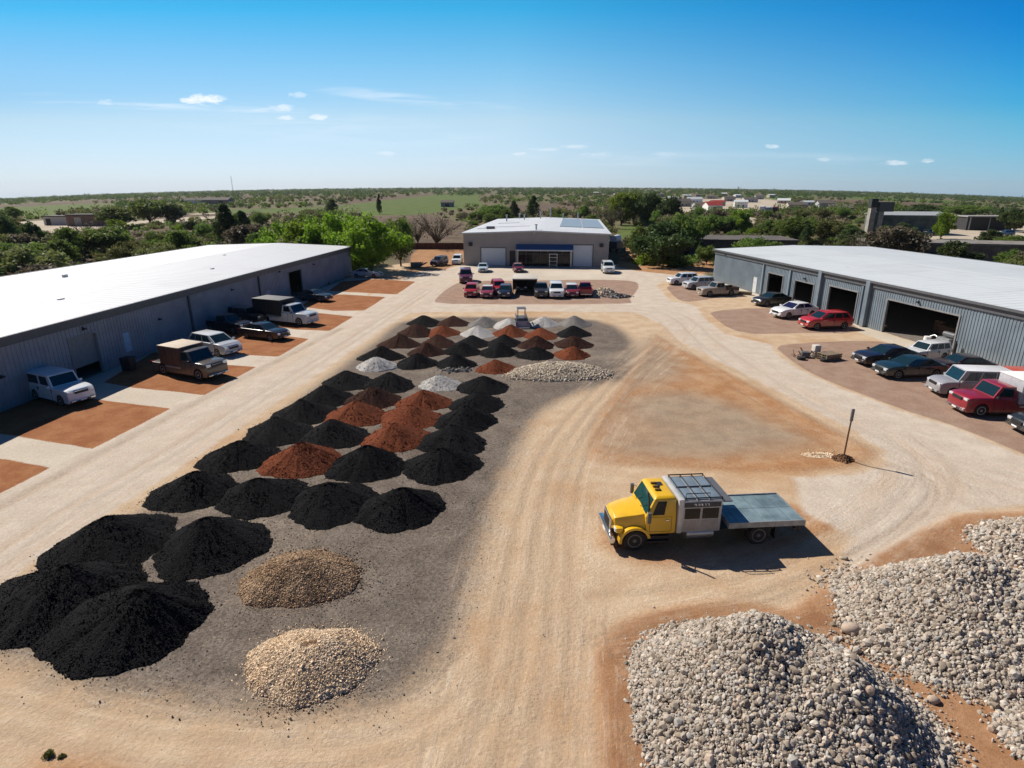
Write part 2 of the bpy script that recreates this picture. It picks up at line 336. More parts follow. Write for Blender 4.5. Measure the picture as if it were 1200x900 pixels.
def fbm(x, y, sc, sd_):
    r_ = np.random.default_rng(sd_); out = np.zeros_like(x)
    for o_ in range(5):
        th = r_.uniform(0, 6.28); ph = r_.uniform(0, 6.28, 2); f_ = sc * 1.7 ** o_
        out += np.sin(f_ * (x * math.cos(th) + y * math.sin(th)) + ph[0] + 1.3 * np.sin(f_ * 0.7 * (x * math.sin(th) - y * math.cos(th)) + ph[1])) * 0.62 ** o_
    return out / 2.2
ZZ = swell(X, Y) + np.where(near, 0.025 * fbm(X, Y, 0.9, 3) - 0.045 * ru, 0)
ZZ += np.where(near, 0.10 * smoothstep(-0.3, 0.4, A['bank']) * smoothstep(1.6, 0.5, A['bank']) + 0.05 * smoothstep(-.2, .5, A['orange']) * smoothstep(1.5, .6, A['orange']) * (Y < 60), 0)     # graded windrow of loose earth
# keep building footprints and paved areas flat
V3 = np.column_stack([X, Y, ZZ])
ii = np.arange(nx * ny).reshape(ny, nx)
Fq = np.column_stack([ii[:-1, :-1].ravel(), ii[:-1, 1:].ravel(), ii[1:, 1:].ravel(), ii[1:, :-1].ravel()])
cm = lambda k: A[k][Fq].mean(1)
zone = np.zeros(len(Fq), int)
zone[cm('gravel') > 0] = 1; zone[cm('road') > 0] = 2; zone[cm('concrete') > 0] = 3; zone[cm('island') > 0] = 4; zone[cm('mulch') > 0] = 5
zone[(zone == 0) & (cm('pale') > 0)] = 6
gm = bpy.data.materials.new('earth'); gm.use_nodes = True
t = NT(gm.node_tree); b = t.n['Principled BSDF']; b.inputs['Roughness'].default_value = 0.95; b.inputs['Specular IOR Level'].default_value = 0.15
pos = t.new('ShaderNodeNewGeometry').outputs['Position']
n_l = t.noise(0.11, 5, 0.6, pos); n_m = t.noise(0.7, 6, 0.62, pos); n_s = t.noise(6.0, 5, 0.7, pos); n_f = t.noise(13.0, 3, 0.75, pos); n_g = t.noise(38.0, 3, 0.75, pos)
edge = t.math('ADD', t.math('MULTIPLY', t.math('SUBTRACT', n_m, 0.5), 1.0), t.math('MULTIPLY', t.math('SUBTRACT', n_s, 0.5), 0.9))
def at_(k): 
    n = t.new('ShaderNodeAttribute'); n.attribute_name = k; return n.outputs['Fac']
def mask(k, soft, amp, bias=0.0):
    v = t.math('ADD', t.math('ADD', at_(k), bias), t.math('MULTIPLY', edge, amp)); return t.mr(v, -soft, soft)
def two(a, b_, n_=n_m, lo=0.35, hi=0.65): return t.mix(t.mr(n_, lo, hi), a, b_)
col = two((0.105, 0.10, 0.042), (0.185, 0.145, 0.085), t.noise(0.05, 6, 0.65, pos))
vor = t.new('ShaderNodeTexVoronoi'); vor.inputs['Scale'].default_value = 11.0; t.link(pos, vor.inputs['Vector'])
gr1 = t.mr(vor.outputs['Color'], 0.15, 0.85, 0.0, 1.0, False); gr2 = t.mr(n_f, 0.36, 0.64)
grain = t.math('ADD', t.math('MULTIPLY', gr1, .5), t.math('MULTIPLY', gr2, .5))
col = t.mix(mask('green', 2.0, 1.5), col, two((0.075, 0.12, 0.022), (0.12, 0.15, 0.035), n_l))
col = t.mix(mask('brown', 2.0, 2.0), col, two((0.10, 0.068, 0.045), (0.16, 0.115, 0.075), n_l))
col = t.mix(mask('pale', 0.8, 0.8), col, two((0.42, 0.35, 0.26), (0.52, 0.45, 0.36), n_l))
yard = two((0.49, 0.35, 0.225), (0.575, 0.44, 0.30))
yard = t.mix(t.mr(n_l, 0.48, 0.72), yard, (0.46, 0.28, 0.15))
col = t.mix(mask('yard', 0.7, 1.0), col, yard)
grav = two((0.135, 0.107, 0.087), (0.205, 0.168, 0.137), n_m, 0.3, 0.7)
grav = t.mix(t.mr(n_l, 0.5, 0.75), grav, (0.30, 0.245, 0.185))
grav = t.mix(t.math('MULTIPLY', t.mr(n_g, 0.45, 0.62), 0.35), grav, (0.06, 0.055, 0.05))
grav = t.mix(1.0, grav, t.mr(grain, 0.05, 0.95, 0.66, 1.28, False), 'MULTIPLY')
grav = t.mix(t.math('MULTIPLY', t.mr(n_f, 0.6, 0.72), 0.3), grav, (0.34, 0.29, 0.23))
col = t.mix(mask('gravel', 0.9, 1.7), col, grav)
org = two((0.36, 0.175, 0.075), (0.44, 0.25, 0.125)); org = t.mix(t.mr(n_s, 0.5, 0.72), org, (0.27, 0.14, 0.07))
col = t.mix(t.math('MULTIPLY', mask('orange', 0.5, 0.9), t.mr(n_l, 0.2, 0.5, 0.35, 0.95)), col, org)
patch = t.mix(t.math('MULTIPLY', t.mr(n_g, 0.45, 0.62), 0.45), two((0.31, 0.235, 0.165), (0.40, 0.30, 0.205), n_m), (0.16, 0.12, 0.09))
col = t.mix(t.math('MULTIPLY', mask('patch', 1.8, 2.6), t.mr(n_l, .3, .6, .55, 1.0)), col, patch)
bank = two((0.31, 0.145, 0.065), (0.40, 0.215, 0.11)); bank = t.mix(t.mr(n_f, 0.52, 0.68), bank, (0.22, 0.11, 0.055))
col = t.mix(t.math('MULTIPLY', mask('bank', 0.35, 0.8), 0.92), col, bank)
road = two((0.52, 0.435, 0.35), (0.60, 0.515, 0.425), n_m)
road = t.mix(t.mr(n_l, 0.55, 0.8), road, (0.53, 0.42, 0.31))
col = t.mix(mask('road', 0.28, 0.55), col, road)
conc = two((0.52, 0.45, 0.36), (0.60, 0.53, 0.44), n_l)
col = t.mix(mask('concrete', 0.10, 0.12), col, conc)
isl = two((0.31, 0.20, 0.145), (0.375, 0.26, 0.195)); isl = t.mix(t.math('MULTIPLY', t.mr(n_f, 0.5, 0.66), 0.5), isl, (0.36, 0.25, 0.19)); isl = t.mix(t.math('MULTIPLY', t.mr(n_g, 0.48, 0.62), 0.4), isl, (0.14, 0.08, 0.055))
col = t.mix(mask('island', 0.10, 0.22), col, isl)
mul = two((0.27, 0.098, 0.035), (0.345, 0.15, 0.062)); mul = t.mix(t.math('MULTIPLY', t.mr(n_s, 0.5, 0.7), 0.6), mul, (0.20, 0.075, 0.03))
col = t.mix(mask('mulch', 0.07, 0.24), col, mul)
lv = t.new('ShaderNodeCombineXYZ'); t.link(t.math('ADD', at_('la'), t.math('MULTIPLY', t.math('SUBTRACT', n_m, .5), .12)), lv.inputs[0]); t.link(t.math('MULTIPLY', at_('al'), .055), lv.inputs[1])
s1 = t.noise(1.3, 3, .6, lv.outputs[0]); s2 = t.noise(5.5, 4, .7, lv.outputs[0]); s3 = t.noise(17.0, 2, .7, lv.outputs[0])
lw = at_('lw'); notm0 = t.math('SUBTRACT', 1.0, mask('mulch', 0.1, 0.1)); lw = t.math('MULTIPLY', t.math('MULTIPLY', lw, notm0), t.math('MULTIPLY', t.mr(t.noise(.35, 5, .7, pos), .34, .62, .2, 1.0), t.mr(n_s, .25, .65, .45, 1.0)))
col = t.mix(t.math('MULTIPLY', lw, t.mr(s1, .44, .64, 0, .7)), col, (.51, .37, .255))
col = t.mix(t.math('MULTIPLY', lw, t.mr(s2, .50, .68, 0, .5)), col, (.66, .565, .46))
col = t.mix(t.math('MULTIPLY', lw, t.mr(s2, .46, .30, 0, .55)), col, (.38, .285, .205))
col = t.mix(t.math('MULTIPLY', lw, t.mr(s3, .58, .70, 0, .28)), col, (.33, .235, .16))
rutv = t.math('MULTIPLY', t.math('MULTIPLY', at_('rut'), t.mr(n_s, 0.2, 0.6, 0.35, 1.0)), t.mr(n_m, 0.36, 0.62, 0.25, 1.0))
notm = t.math('SUBTRACT', 1.0, mask('mulch', 0.1, 0.1))
col = t.mix(t.math('MULTIPLY', t.math('MULTIPLY', rutv, notm), 0.75), col, (0.27, 0.19, 0.125))
st = t.math('MULTIPLY', t.mr(t.noise(0.45, 5, 0.7, pos), 0.64, 0.74), 0.45)           # old oil and dust stains
col = t.mix(st, col, t.mix(0.55, col, (0.12, 0.09, 0.07)))
col = t.mix(t.math('MULTIPLY', t.mr(n_g, 0.3, 0.7, 0.0, 1.0), 0.22), col, t.mix(0.5, col, (0.05, 0.04, 0.03)))
col = t.mix(1.0, col, t.mr(grain, 0.0, 1.0, 0.86, 1.10, False), 'MULTIPLY')
t.link(col, b.inputs['Base Color'])
bp = t.new('ShaderNodeBump'); bp.inputs['Strength'].default_value = 0.6; bp.inputs['Distance'].default_value = 0.05
hgt = t.math('ADD', t.math('MULTIPLY', n_s, 0.8), t.math('ADD', t.math('MULTIPLY', n_f, 0.45), t.math('ADD', t.math('MULTIPLY', n_g, 0.25), t.math('MULTIPLY', t.math('MULTIPLY', s2, lw), 1.4))))
t.link(hgt, bp.inputs['Height']); t.link(bp.outputs[0], b.inputs['Normal'])
for zi, zn in enumerate(['ground', 'gravel_lot', 'road', 'concrete_apron', 'gravel_island', 'bark_pad', 'dirt_road']):
    fs = Fq[zone == zi]; u, inv = np.unique(fs, return_inverse=True)
    o = raw(zn, V3[u], inv.reshape(-1, 4), gm, {k: a[u] for k, a in A.items()}, smooth=True)
    tag(o, kind='structure')

# ------------------------------------------------------------------ materials
M_wallL = mat('metal_wall_grey', (0.27, 0.28, 0.31), 0.55, 0.0, 0.14, 0.5, 0.05, 8, dust=.3)
M_wallR = mat('metal_wall_bluegrey', (0.175, 0.222, 0.262), 0.5, 0.0, 0.14, 0.5, 0.05, 8, dust=.25)
M_wallC = mat('metal_wall_taupe', (0.31, 0.28, 0.265), 0.6, 0.0, 0.07, 0.4)
M_trim = mat('dark_trim', (0.10, 0.105, 0.115), 0.5, 0, 0.1)
def roof_mat(name, c, dirt):
    m = bpy.data.materials.new(name); m.use_nodes = True; MATS[name] = m; t = NT(m.node_tree); b = t.n['Principled BSDF']; b.inputs['Roughness'].default_value = .5
    v = t.new('ShaderNodeTexCoord').outputs['Object']; sx = t.new('ShaderNodeSeparateXYZ'); t.link(v, sx.inputs[0])
    def lines(o, per, w_): return t.mr(t.math('ABSOLUTE', t.math('SUBTRACT', t.math('FRACT', t.math('DIVIDE', o, per)), .5)), .5 - w_, .5)
    st = t.new('ShaderNodeMapping'); st.inputs['Scale'].default_value = (.9, .10, 1); t.link(v, st.inputs[0])
    n1 = t.noise(1.0, 5, .65, st.outputs[0]); n2 = t.noise(.12, 5, .6, v)
    k = t.math('ADD', t.math('MULTIPLY', lines(sx.outputs[1], 6.1, .03), .5), t.math('MULTIPLY', lines(sx.outputs[0], .92, .10), .22))
    k = t.math('ADD', k, t.math('ADD', t.math('MULTIPLY', t.mr(n1, .5, .75), .35), t.math('MULTIPLY', t.mr(n2, .5, .72), .35)))
    t.link(t.mix(t.math('MULTIPLY', k, dirt, True), c, (.30, .28, .26)), b.inputs['Base Color'])
    return m
M_roofL = roof_mat('white_roof', (.60, .61, .625), .42); M_roofR = roof_mat('pale_roof', (.62, .655, .66), .5)
M_dark = mat('interior_dark', (0.03, 0.03, 0.032), 0.9, 0, 0.2)
M_slab = mat('interior_slab', (0.16, 0.14, 0.12), 0.8, 0, 0.2)
M_shut = mat('roller_shutter', (0.22, 0.225, 0.225), 0.5, 0, 0.08)
M_shutW = mat('white_shutter', (0.62, 0.66, 0.70), 0.5, 0, 0.05)
M_blue = mat('blue_awning', (0.03, 0.11, 0.25), 0.6, 0, 0.12)
M_white = mat('white_paint', (0.78, 0.78, 0.77), 0.45, 0, 0.04)
M_steel = mat('galvanised', (0.42, 0.43, 0.44), 0.4, 0.7, 0.12)
M_glass = mat('dark_glass', (0.006, 0.02, 0.024), 0.06, 0, 0.1, coat=0.3, spec=0.7)
M_glass2 = mat('shade_glass', (0.008, 0.009, 0.012), 0.1, 0, 0.1, spec=0.3)
M_rubber = mat('rubber', (0.022, 0.021, 0.02), 0.85, 0, 0.2, 6, dust=0.0)
M_rim = mat('rim_alloy', (0.36, 0.36, 0.36), 0.45, 0.3, 0.1)
M_black = mat('black_plastic', (0.018, 0.018, 0.02), 0.55, 0, 0.2)
M_lens = mat('headlamp_lens', (0.75, 0.78, 0.8), 0.12, 0.3, 0.03, coat=0.5)
M_tail = mat('tail_lens', (0.30, 0.012, 0.012), 0.2, 0, 0.05, coat=0.4)
M_chrome = mat('chrome', (0.62, 0.62, 0.62), 0.18, 0.95, 0.04)
M_rust = mat('rusty_iron', (0.14, 0.07, 0.04), 0.85, 0, 0.35, 8)
M_wood = mat('weathered_wood', (0.20, 0.15, 0.10), 0.9, 0, 0.3, 6)
M_solar = mat('solar_panel', (0.30, 0.33, 0.36), 0.35, 0.2, 0.12)
M_brick = mat('far_masonry', (0.20, 0.12, 0.095), 0.9, 0, 0.2, 0.8)
M_tan = mat('far_plaster', (0.45, 0.40, 0.34), 0.9, 0, 0.12, 0.6)
M_gren = mat('green_sheet', (0.06, 0.085, 0.065), 0.7, 0, 0.35, 0.35, col2=(0.10, 0.12, 0.10))

def frame_box(mb, xa, xb, y, h, wd=0.12, dp=0.12, mi=0, s=1):   # a surround round an opening, butted piece to piece
    y0, y1 = sorted((y, y - s * dp))
    mb.box(xa - wd, xa, y0, y1, 0, h, mi); mb.box(xb, xb + wd, y0, y1, 0, h, mi); mb.box(xa - wd, xb + wd, y0, y1, h, h + wd, mi)
def warehouse(name, label, loc, ang, s, x0, x1, D, H, rise, openings, mats, rib=0.3, group=None):
    """local x runs along the front wall, s*y runs into the building"""
    wall, trim, roof = mats
    b = thing(name, label, 'warehouse', loc, ang, group)
    T = 0.14
    def yb(a, c): return sorted((s * a, s * c))
    f = MB(); cuts = sorted(openings, key=lambda o: o[0]); x = x0
    for o in cuts:
        f.box(x, o[0], *yb(0, T), 0, H); f.box(o[0], o[1], *yb(0, T), o[2], H); x = o[1]
    f.box(x, x1, *yb(0, T), 0, H)
    q = x0 + 0.1
    while q < x1 - 0.1:
        o = next((o for o in cuts if o[0] - 0.2 < q < o[1] + 0.16), None)
        f.box(q, q + rib * 0.3, *yb(-0.035, 0.001), (o[2] + 0.14) if o else 0.0, H - 0.55); q += rib
    f.build('front_wall', wall, b)
    for nm, xa, xb in (('end_wall', x0, x0 + T), ('end_wall', x1 - T, x1)):
        g = MB(); ys = [s * T, s * (D - T)]
        vs = [(xx, yy_, z) for xx in (xa, xb) for yy_, z in ((ys[0], 0), (ys[1], 0), (ys[1], H), (s * D / 2, H + rise - 0.02), (ys[0], H))]
        g.add(vs, [(0, 1, 2, 3, 4), (5, 6, 7, 8, 9), (0, 1, 6, 5), (1, 2, 7, 6), (2, 3, 8, 7), (3, 4, 9, 8), (4, 0, 5, 9)]); g.build(nm, wall, b)
    MB().box(x0, x1, *yb(D - T, D), 0, H).build('back_wall', wall, b)
    MB().box(x0 + T, x1 - T, *yb(T, D - T), 0.02, 0.06).build('floor_slab', M_slab, b)
    r = MB(); ov = 0.25
    prof = [(-ov, H + 0.04), (D / 2, H + rise + 0.04), (D + ov, H + 0.04), (D + ov, H + 0.20), (D / 2, H + rise + 0.20), (-ov, H + 0.20)]
    vs = [(xx, s * yy_, z) for xx in (x0 - ov, x1 + ov) for yy_, z in prof]
    r.add(vs, [(0, 1, 2, 3, 4, 5), (6, 7, 8, 9, 10, 11)] + [(k, (k + 1) % 6, 6 + (k + 1) % 6, 6 + k) for k in range(6)])
    q = x0
    sl = rise / (D / 2 + ov)
    while q < x1:
        for ya, za, yc, zc in ((-ov, H + 0.20, D / 2, H + rise + 0.20), (D + ov, H + 0.20, D / 2, H + rise + 0.20)):
            r.add([(q, s * ya, za), (q + 0.07, s * ya, za), (q + 0.07, s * yc, zc), (q, s * yc, zc), (q + 0.02, s * ya, za + 0.012), (q + 0.05, s * ya, za + 0.012), (q + 0.05, s * yc, zc + 0.012), (q + 0.02, s * yc, zc + 0.012)],
                  [(4, 5, 6, 7), (0, 1, 5, 4), (3, 2, 6, 7), (0, 4, 7, 3), (1, 2, 6, 5)])
        q += 0.92
    r.build('roof', roof, b)
    e = MB(); e.box(x0 - ov, x1 + ov, *yb(-ov - 0.14, -ov - 0.003), H - 0.02, H + 0.19); e.box(x0, x1, *yb(-0.16, -0.04), H - 0.5, H + 0.02)
    e.build('eave_trim', trim, b)
    e = MB(); e.box(x0 - ov, x1 + ov, *yb(D + ov + 0.003, D + ov + 0.2), H - 0.12, H + 0.24); e.build('gutter', trim, b)
    for xe in (x0 - ov - 0.05, x1 + ov):
        g = MB()
        for ya, yc in ((-ov, D / 2), (D / 2, D + ov)):
            za, zc = (H - 0.1, H + rise - 0.1) if ya < 0 else (H + rise - 0.1, H - 0.1)
            vs = [(xx, s * yy_, z) for xx in (xe, xe + 0.05) for yy_, z in ((ya, za), (yc, zc), (yc, zc + 0.34), (ya, za + 0.34))]
            g.add(vs, [(0, 1, 2, 3), (4, 5, 6, 7), (0, 1, 5, 4), (1, 2, 6, 5), (2, 3, 7, 6), (3, 0, 4, 7)])
        g.build('verge_trim', trim, b)
    for o in openings:
        fr = MB(); frame_box(fr, o[0], o[1], 0.0, o[2], 0.14, 0.07, 0, s); fr.build('door_frame', M_shut if name == 'grey_warehouse' else M_steel, b)
    return b
def lamp(parent, x, z, s, y=0.0):
    m = MB(); a, c = sorted((s * (y - 0.05), s * (y - 0.30))); m.box(x - 0.1, x + 0.1, a, c, z, z + 0.12); m.box(x - 0.04, x + 0.04, *sorted((s * y, s * (y - 0.06))), z - 0.1, z + 0.2)
    return m.build('wall_lamp', M_black, parent)
def downpipe(parent, x, H, s, m=None, r=0.09):
    return MB().box(x - r, x + r, *sorted((s * -0.04, s * -0.22)), 0.05, H - 0.52).build('downpipe', m or M_trim, parent)

# left warehouse ----------------------------------------------------
LA = math.atan2(1, 0.095); Lc = math.hypot(1, 0.095)
lx = lambda Yw: (Yw - 45.6) * Lc               # world Y along the wall -> local x
LO = [(lx(43.5), lx(46.1), 3.25), (lx(80.0), lx(83.9), 3.5)]
wl = warehouse('grey_warehouse', 'long grey metal warehouse with a blown white roof, its shaded wall facing the bark pads', (-33, 45.6, 0), LA, 1, lx(14), lx(103.6), 25, 4.62, 0.45, LO, (M_wallL, M_trim, M_roofL), 0.35)
sh = MB(); sh.box(LO[0][0], LO[0][1], 0.16, 0.22, 0.95, 3.25)
for k in range(11): sh.box(LO[0][0], LO[0][1], 0.145, 0.162, 1.0 + k * 0.2, 1.10 + k * 0.2)
sh.build('roller_door', M_shut, wl)
for yw in (58.2, 72.0): downpipe(wl, lx(yw), 4.62, 1)
for yw, z in ((45.0, 3.75), (53.6, 2.7), (37.6, 2.2), (77.4, 3.9), (88, 3.6), (66, 3.4)): lamp(wl, lx(yw), z, 1)
MB().box(lx(48.9), lx(49.6), -0.06, -0.001, 0.9, 2.5).build('notice_board', mat('pale_blue_board', (0.35, 0.48, 0.60), 0.5), wl)
MB().box(lx(73.5), lx(74.5), -0.05, -0.037, 0.05, 2.1).build('side_door', mat('pale_grey_door', (0.34, 0.37, 0.42), 0.5), wl)
for k, (xa, ya) in enumerate(((lx(50), 6), (lx(71), 5), (lx(62), 16), (lx(84), 11))):
    MB().box(xa, xa + 0.6, ya, ya + 0.2, 4.7, 4.95 + ya * 0.03).build('roof_vent', M_steel, wl)
# right warehouse ---------------------------------------------------
RA = math.atan2(1, -0.149); Rc = math.hypot(1, 0.149)
rx_ = lambda Yw: (Yw - 60.74) * Rc
RO = [(rx_(78.6), rx_(82.0), 3.2), (rx_(72.2), rx_(75.9), 3.05), (rx_(64.7), rx_(69.3), 3.35), (rx_(51.9), rx_(60.3), 3.35)]
wr = warehouse('open_bay_warehouse', 'blue grey ribbed metal warehouse with four dark open bays and a pale roof', (38.14, 60.74, 0), RA, -1, rx_(28), rx_(97.6), 27, 4.75, 0.4, RO, (M_wallR, M_trim, M_roofR), 0.3)
for yw in (70.9, 63.0): MB().box(rx_(yw) - 0.28, rx_(yw) + 0.28, 0.04, 0.40, 0.03, 4.9).build('buttress_column', M_wallR, wr)
for yw in (77.0, 83.2, 63.9): MB().box(rx_(yw) - 0.12, rx_(yw) + 0.12, 0.04, 0.2, 0.03, 4.2).build('downpipe', M_wallR, wr)
for yw, z in ((56.5, 3.75), (94, 4.3), (74, 3.5)): lamp(wr, rx_(yw), z, -1)
MB().box(rx_(84.6), rx_(85.5), 0.036, 0.06, 0.05, 2.2).build('side_door', mat('pale_panel', (0.55, 0.58, 0.58), 0.5), wr)
for xa, ya in ((rx_(72), 4), (rx_(55), 15), (rx_(88), 9)): MB().box(xa, xa + 0.7, -ya - 0.2, -ya, 4.7, 5.0 + ya * 0.02).build('roof_vent', M_steel, wr)
# central workshop: gable to the yard --------------------------------
CA = math.atan2(-0.1, 1)
wc = thing('workshop', 'taupe gabled workshop with a blue canopy and two white roller doors', 'workshop', (-9.3, 117.2, 0), CA)
CW, CD, CHh, CR = 27.6, 56.0, 5.9, .50
f = MB(); T = 0.16
CO = [(3.4, 8.1, 3.35), (10.6, 20.4, 3.15), (21.0, 24.6, 4.0)]
x = 0
for o in CO:
    f.box(x, o[0], 0, T, 0, CHh); f.box(o[0], o[1], 0, T, o[2], CHh); x = o[1]
f.box(x, CW, 0, T, 0, CHh)
f.add([(0, 0, CHh), (CW, 0, CHh), (CW / 2, 0, CHh + CR), (0, T, CHh), (CW, T, CHh), (CW / 2, T, CHh + CR)], [(0, 1, 2), (3, 4, 5), (1, 2, 5, 4), (2, 0, 3, 5)])
f.build('gable_wall', M_wallC, wc)
f = MB(); f.box(0, T, T, CD, 0, CHh); f.build('side_wall', M_wallC, wc)
f = MB(); f.box(CW - T, CW, T, CD, 0, CHh); f.build('side_wall', M_wallC, wc)
MB().box(T, CW - T, CD - T, CD, 0, CHh).build('back_wall', M_wallC, wc)
MB().box(T, CW - T, T, CD - T, 0.01, 0.05).build('floor_slab', M_slab, wc)
r = MB(); ov = 0.35
prof = [(-ov, CHh + 0.02), (CW / 2, CHh + CR + 0.04), (CW + ov, CHh + 0.02), (CW + ov, CHh + 0.26), (CW / 2, CHh + CR + 0.28), (-ov, CHh + 0.26)]
vs = [(xx, yy_, z) for yy_ in (-ov, CD + ov) for xx, z in prof]
r.add(vs, [(0, 1, 2, 3, 4, 5), (6, 7, 8, 9, 10, 11)] + [(k, (k + 1) % 6, 6 + (k + 1) % 6, 6 + k) for k in range(6)])
r.build('roof', M_roofL, wc)
def rz_(x): return CHh + 0.27 + CR * (1 - abs(x - CW / 2) / (CW / 2))
def roofpatch(xa, xb, ya, yb_, h, name, m):
    k = MB(); k.add([(xa, ya, rz_(xa)), (xb, ya, rz_(xb)), (xb, yb_, rz_(xb)), (xa, yb_, rz_(xa)), (xa, ya, rz_(xa) + h), (xb, ya, rz_(xb) + h), (xb, yb_, rz_(xb) + h), (xa, yb_, rz_(xa) + h)],
                     [(0, 3, 2, 1), (4, 5, 6, 7), (0, 1, 5, 4), (1, 2, 6, 5), (2, 3, 7, 6), (3, 0, 4, 7)]); return k.build(name, m, wc)
roofpatch(18.0, 22.6, 15, 51, 0.12, 'solar_panel', M_solar); roofpatch(22.8, 27.2, 15, 51, 0.12, 'solar_panel', M_solar)
roofpatch(2, 11.5, 15, 16.2, 0.05, 'roof_seam', mat('grey_patch', (0.36, 0.38, 0.4), 0.6)); roofpatch(3, 8, 30, 32, 0.05, 'roof_seam', MATS['grey_patch']); roofpatch(1, 4, 10.5, 13, 0.05, 'roof_seam', MATS['grey_patch'])
for x, y, h in ((13.8, 2, 0.9), (4, 40, 1.5), (8, 46, 1.2), (12, 50, 1.8), (14.5, 54, 2.6), (18, 54, 1.2), (22, 55, 1.4), (6, 54, 1.3)):
    MB().tube([(x, y, rz_(x) - 0.1), (x, y, rz_(x) + h)], 0.16, 8).box(x - .3, x + .3, y - .3, y + .3, rz_(x) + h, rz_(x) + h + 0.12).build('roof_vent', M_steel, wc)
MB().box(3.2, 4.8, 9.0, 10.2, rz_(4) - 0.2, rz_(4) + 0.5).build('roof_unit', M_trim, wc)
def roller(xa, xb, h, m, name='roller_door'):
    k = MB(); k.box(xa, xb, 0.09, 0.14, 0.06, h)
    n = int(h / 0.3)
    for j in range(n): k.box(xa, xb, 0.075, 0.092, 0.1 + j * 0.3, 0.3 + j * 0.3)
    return k.build(name, m, wc)
roller(3.4, 8.1, 3.35, M_shutW); roller(21.0, 24.6, 4.0, M_shutW)
for o in (CO[0], CO[2]):
    k = MB(); frame_box(k, o[0], o[1], -0.002, o[2], 0.16, -0.07, 0, -1); k.build('door_frame', M_trim, wc)
k = MB(); k.add([(10.2, -0.02, 4.15), (20.9, -0.02, 4.15), (20.9, -1.5, 3.35), (10.2, -1.5, 3.35), (10.2, -0.02, 3.0), (20.9, -0.02, 3.0), (20.9, -1.5, 3.0), (10.2, -1.5, 3.0)],
                [(0, 1, 2, 3), (4, 5, 6, 7), (3, 2, 6, 7), (0, 3, 7, 4), (1, 2, 6, 5), (0, 1, 5, 4)]); k.build('canopy', M_blue, wc)
MB().box(10.15, 20.95, -1.62, -1.503, 3.0, 3.22).build('canopy_trim', mat('pale_trim', (0.5, 0.54, 0.58), 0.5), wc)
for x in (10.5, 20.6): MB().box(x - .09, x + .09, -1.45, -1.27, 0.02, 3.0).build('canopy_post', M_steel, wc)
k = MB(); k.box(10.62, 20.38, 0.5, 0.55, 0.05, 3.1); k.build('shopfront_glass', M_glass2, wc)
k = MB()
for j in range(8): xx = 10.62 + j * 1.38; k.box(xx - .05, xx + .05, 0.42, 0.497, 0.05, 3.1)
k.box(10.62, 20.38, 0.42, 0.497, 2.2, 2.3); k.build('shopfront_mullion', M_trim, wc)
MB().box(8.9, 10.0, -0.04, -0.002, 0.05, 2.9).build('door', M_black, wc)
for x in (1.4, 26.2): MB().cbox(x - .35, x + .35, -0.5, -0.02, 3.7, 4.3, 0.08).build('floodlight', M_black, wc)
MB().box(13.4, 13.8, -0.12, -0.003, 6.05, 6.4).build('wall_lamp', M_steel, wc)
def place_wc(x, y, z=0.0):                # a point of the workshop's frame in the world
    return (-9.3 + x * math.cos(CA) - y * math.sin(CA), 117.2 + x * math.sin(CA) + y * math.cos(CA), z)
rk = thing('display_rack', 'white framed display rack standing under the blue canopy', 'rack', place_wc(17.3, -2.3), CA)
k = MB()
for xx in (-.75, .68):
    for yy_ in (0, .5): k.box(xx, xx + .07, yy_, yy_ + .07, 0, 2.6)
k.box(-.75, .75, .07, .5, 2.5, 2.57); k.build('frame', M_white, rk)
for z in (.5, 1.2, 1.9): MB().box(-.68, .68, .07, .5, z, z + .05).build('shelf', M_white, rk)
k = MB()
for j in range(5): k.box(-.6 + j * .25, -.42 + j * .25, .12, .45, .56, .8 + .1 * (j % 3))
k.build('stock', M_black, rk)
# ------------------------------------------------------------------ vehicles
def inset_quad(a, b, c, d, s0, s1, t0, t1):
    a, b, c, d = map(Vector, (a, b, c, d))
    f_ = lambda s, t_: (a * (1 - s) + b * s) * (1 - t_) + (d * (1 - s) + c * s) * t_
    return f_(s0, t0), f_(s1, t0), f_(s1, t1), f_(s0, t1)
KIND = dict(
 sedan=dict(L=4.6, W=1.80, H=1.45, nose=.80, zb=.95, cowl=.23, rf=.04, rr=-.21, rb=-.415, zt=.97, wr=.32, xf=.295, xr=-.30),
 hatch=dict(L=4.2, W=1.76, H=1.56, nose=.85, zb=.99, cowl=.28, rf=.08, rr=-.36, rb=-.482, zt=.99, wr=.32, xf=.30, xr=-.30),
 suv=dict(L=4.6, W=1.87, H=1.76, nose=1.0, zb=1.1, cowl=.22, rf=.09, rr=-.43, rb=-.487, zt=1.08, wr=.37, xf=.29, xr=-.29),
 van=dict(L=4.9, W=1.92, H=2.0, nose=1.02, zb=1.14, cowl=.27, rf=.18, rr=-.46, rb=-.49, zt=1.14, wr=.35, xf=.31, xr=-.29),
 crew=dict(L=4.9, W=1.95, H=2.02, nose=1.12, zb=1.2, cowl=.17, rf=.09, rr=-.47, rb=-.492, zt=1.2, wr=.40, xf=.31, xr=-.29),
 pickup=dict(L=5.3, W=1.9, H=1.78, nose=1.04, zb=1.12, cowl=.17, rf=.09, rr=-.09, rb=-.125, zt=1.12, wr=.38, xf=.30, xr=-.29, bed=.74),
 truck=dict(L=6.4, W=2.05, H=2.05, nose=1.22, zb=1.28, cowl=.26, rf=.19, rr=.055, rb=.035, zt=1.28, wr=.42, xf=.345, xr=-.28, bed=.86))
def bevel(o, w_=.05, seg=2, ang_=28):
    md = o.modifiers.new('edge', 'BEVEL'); md.width = w_; md.segments = seg; md.limit_method = 'ANGLE'; md.angle_limit = R(ang_); md.use_clamp_overlap = True; md.harden_normals = False; return o
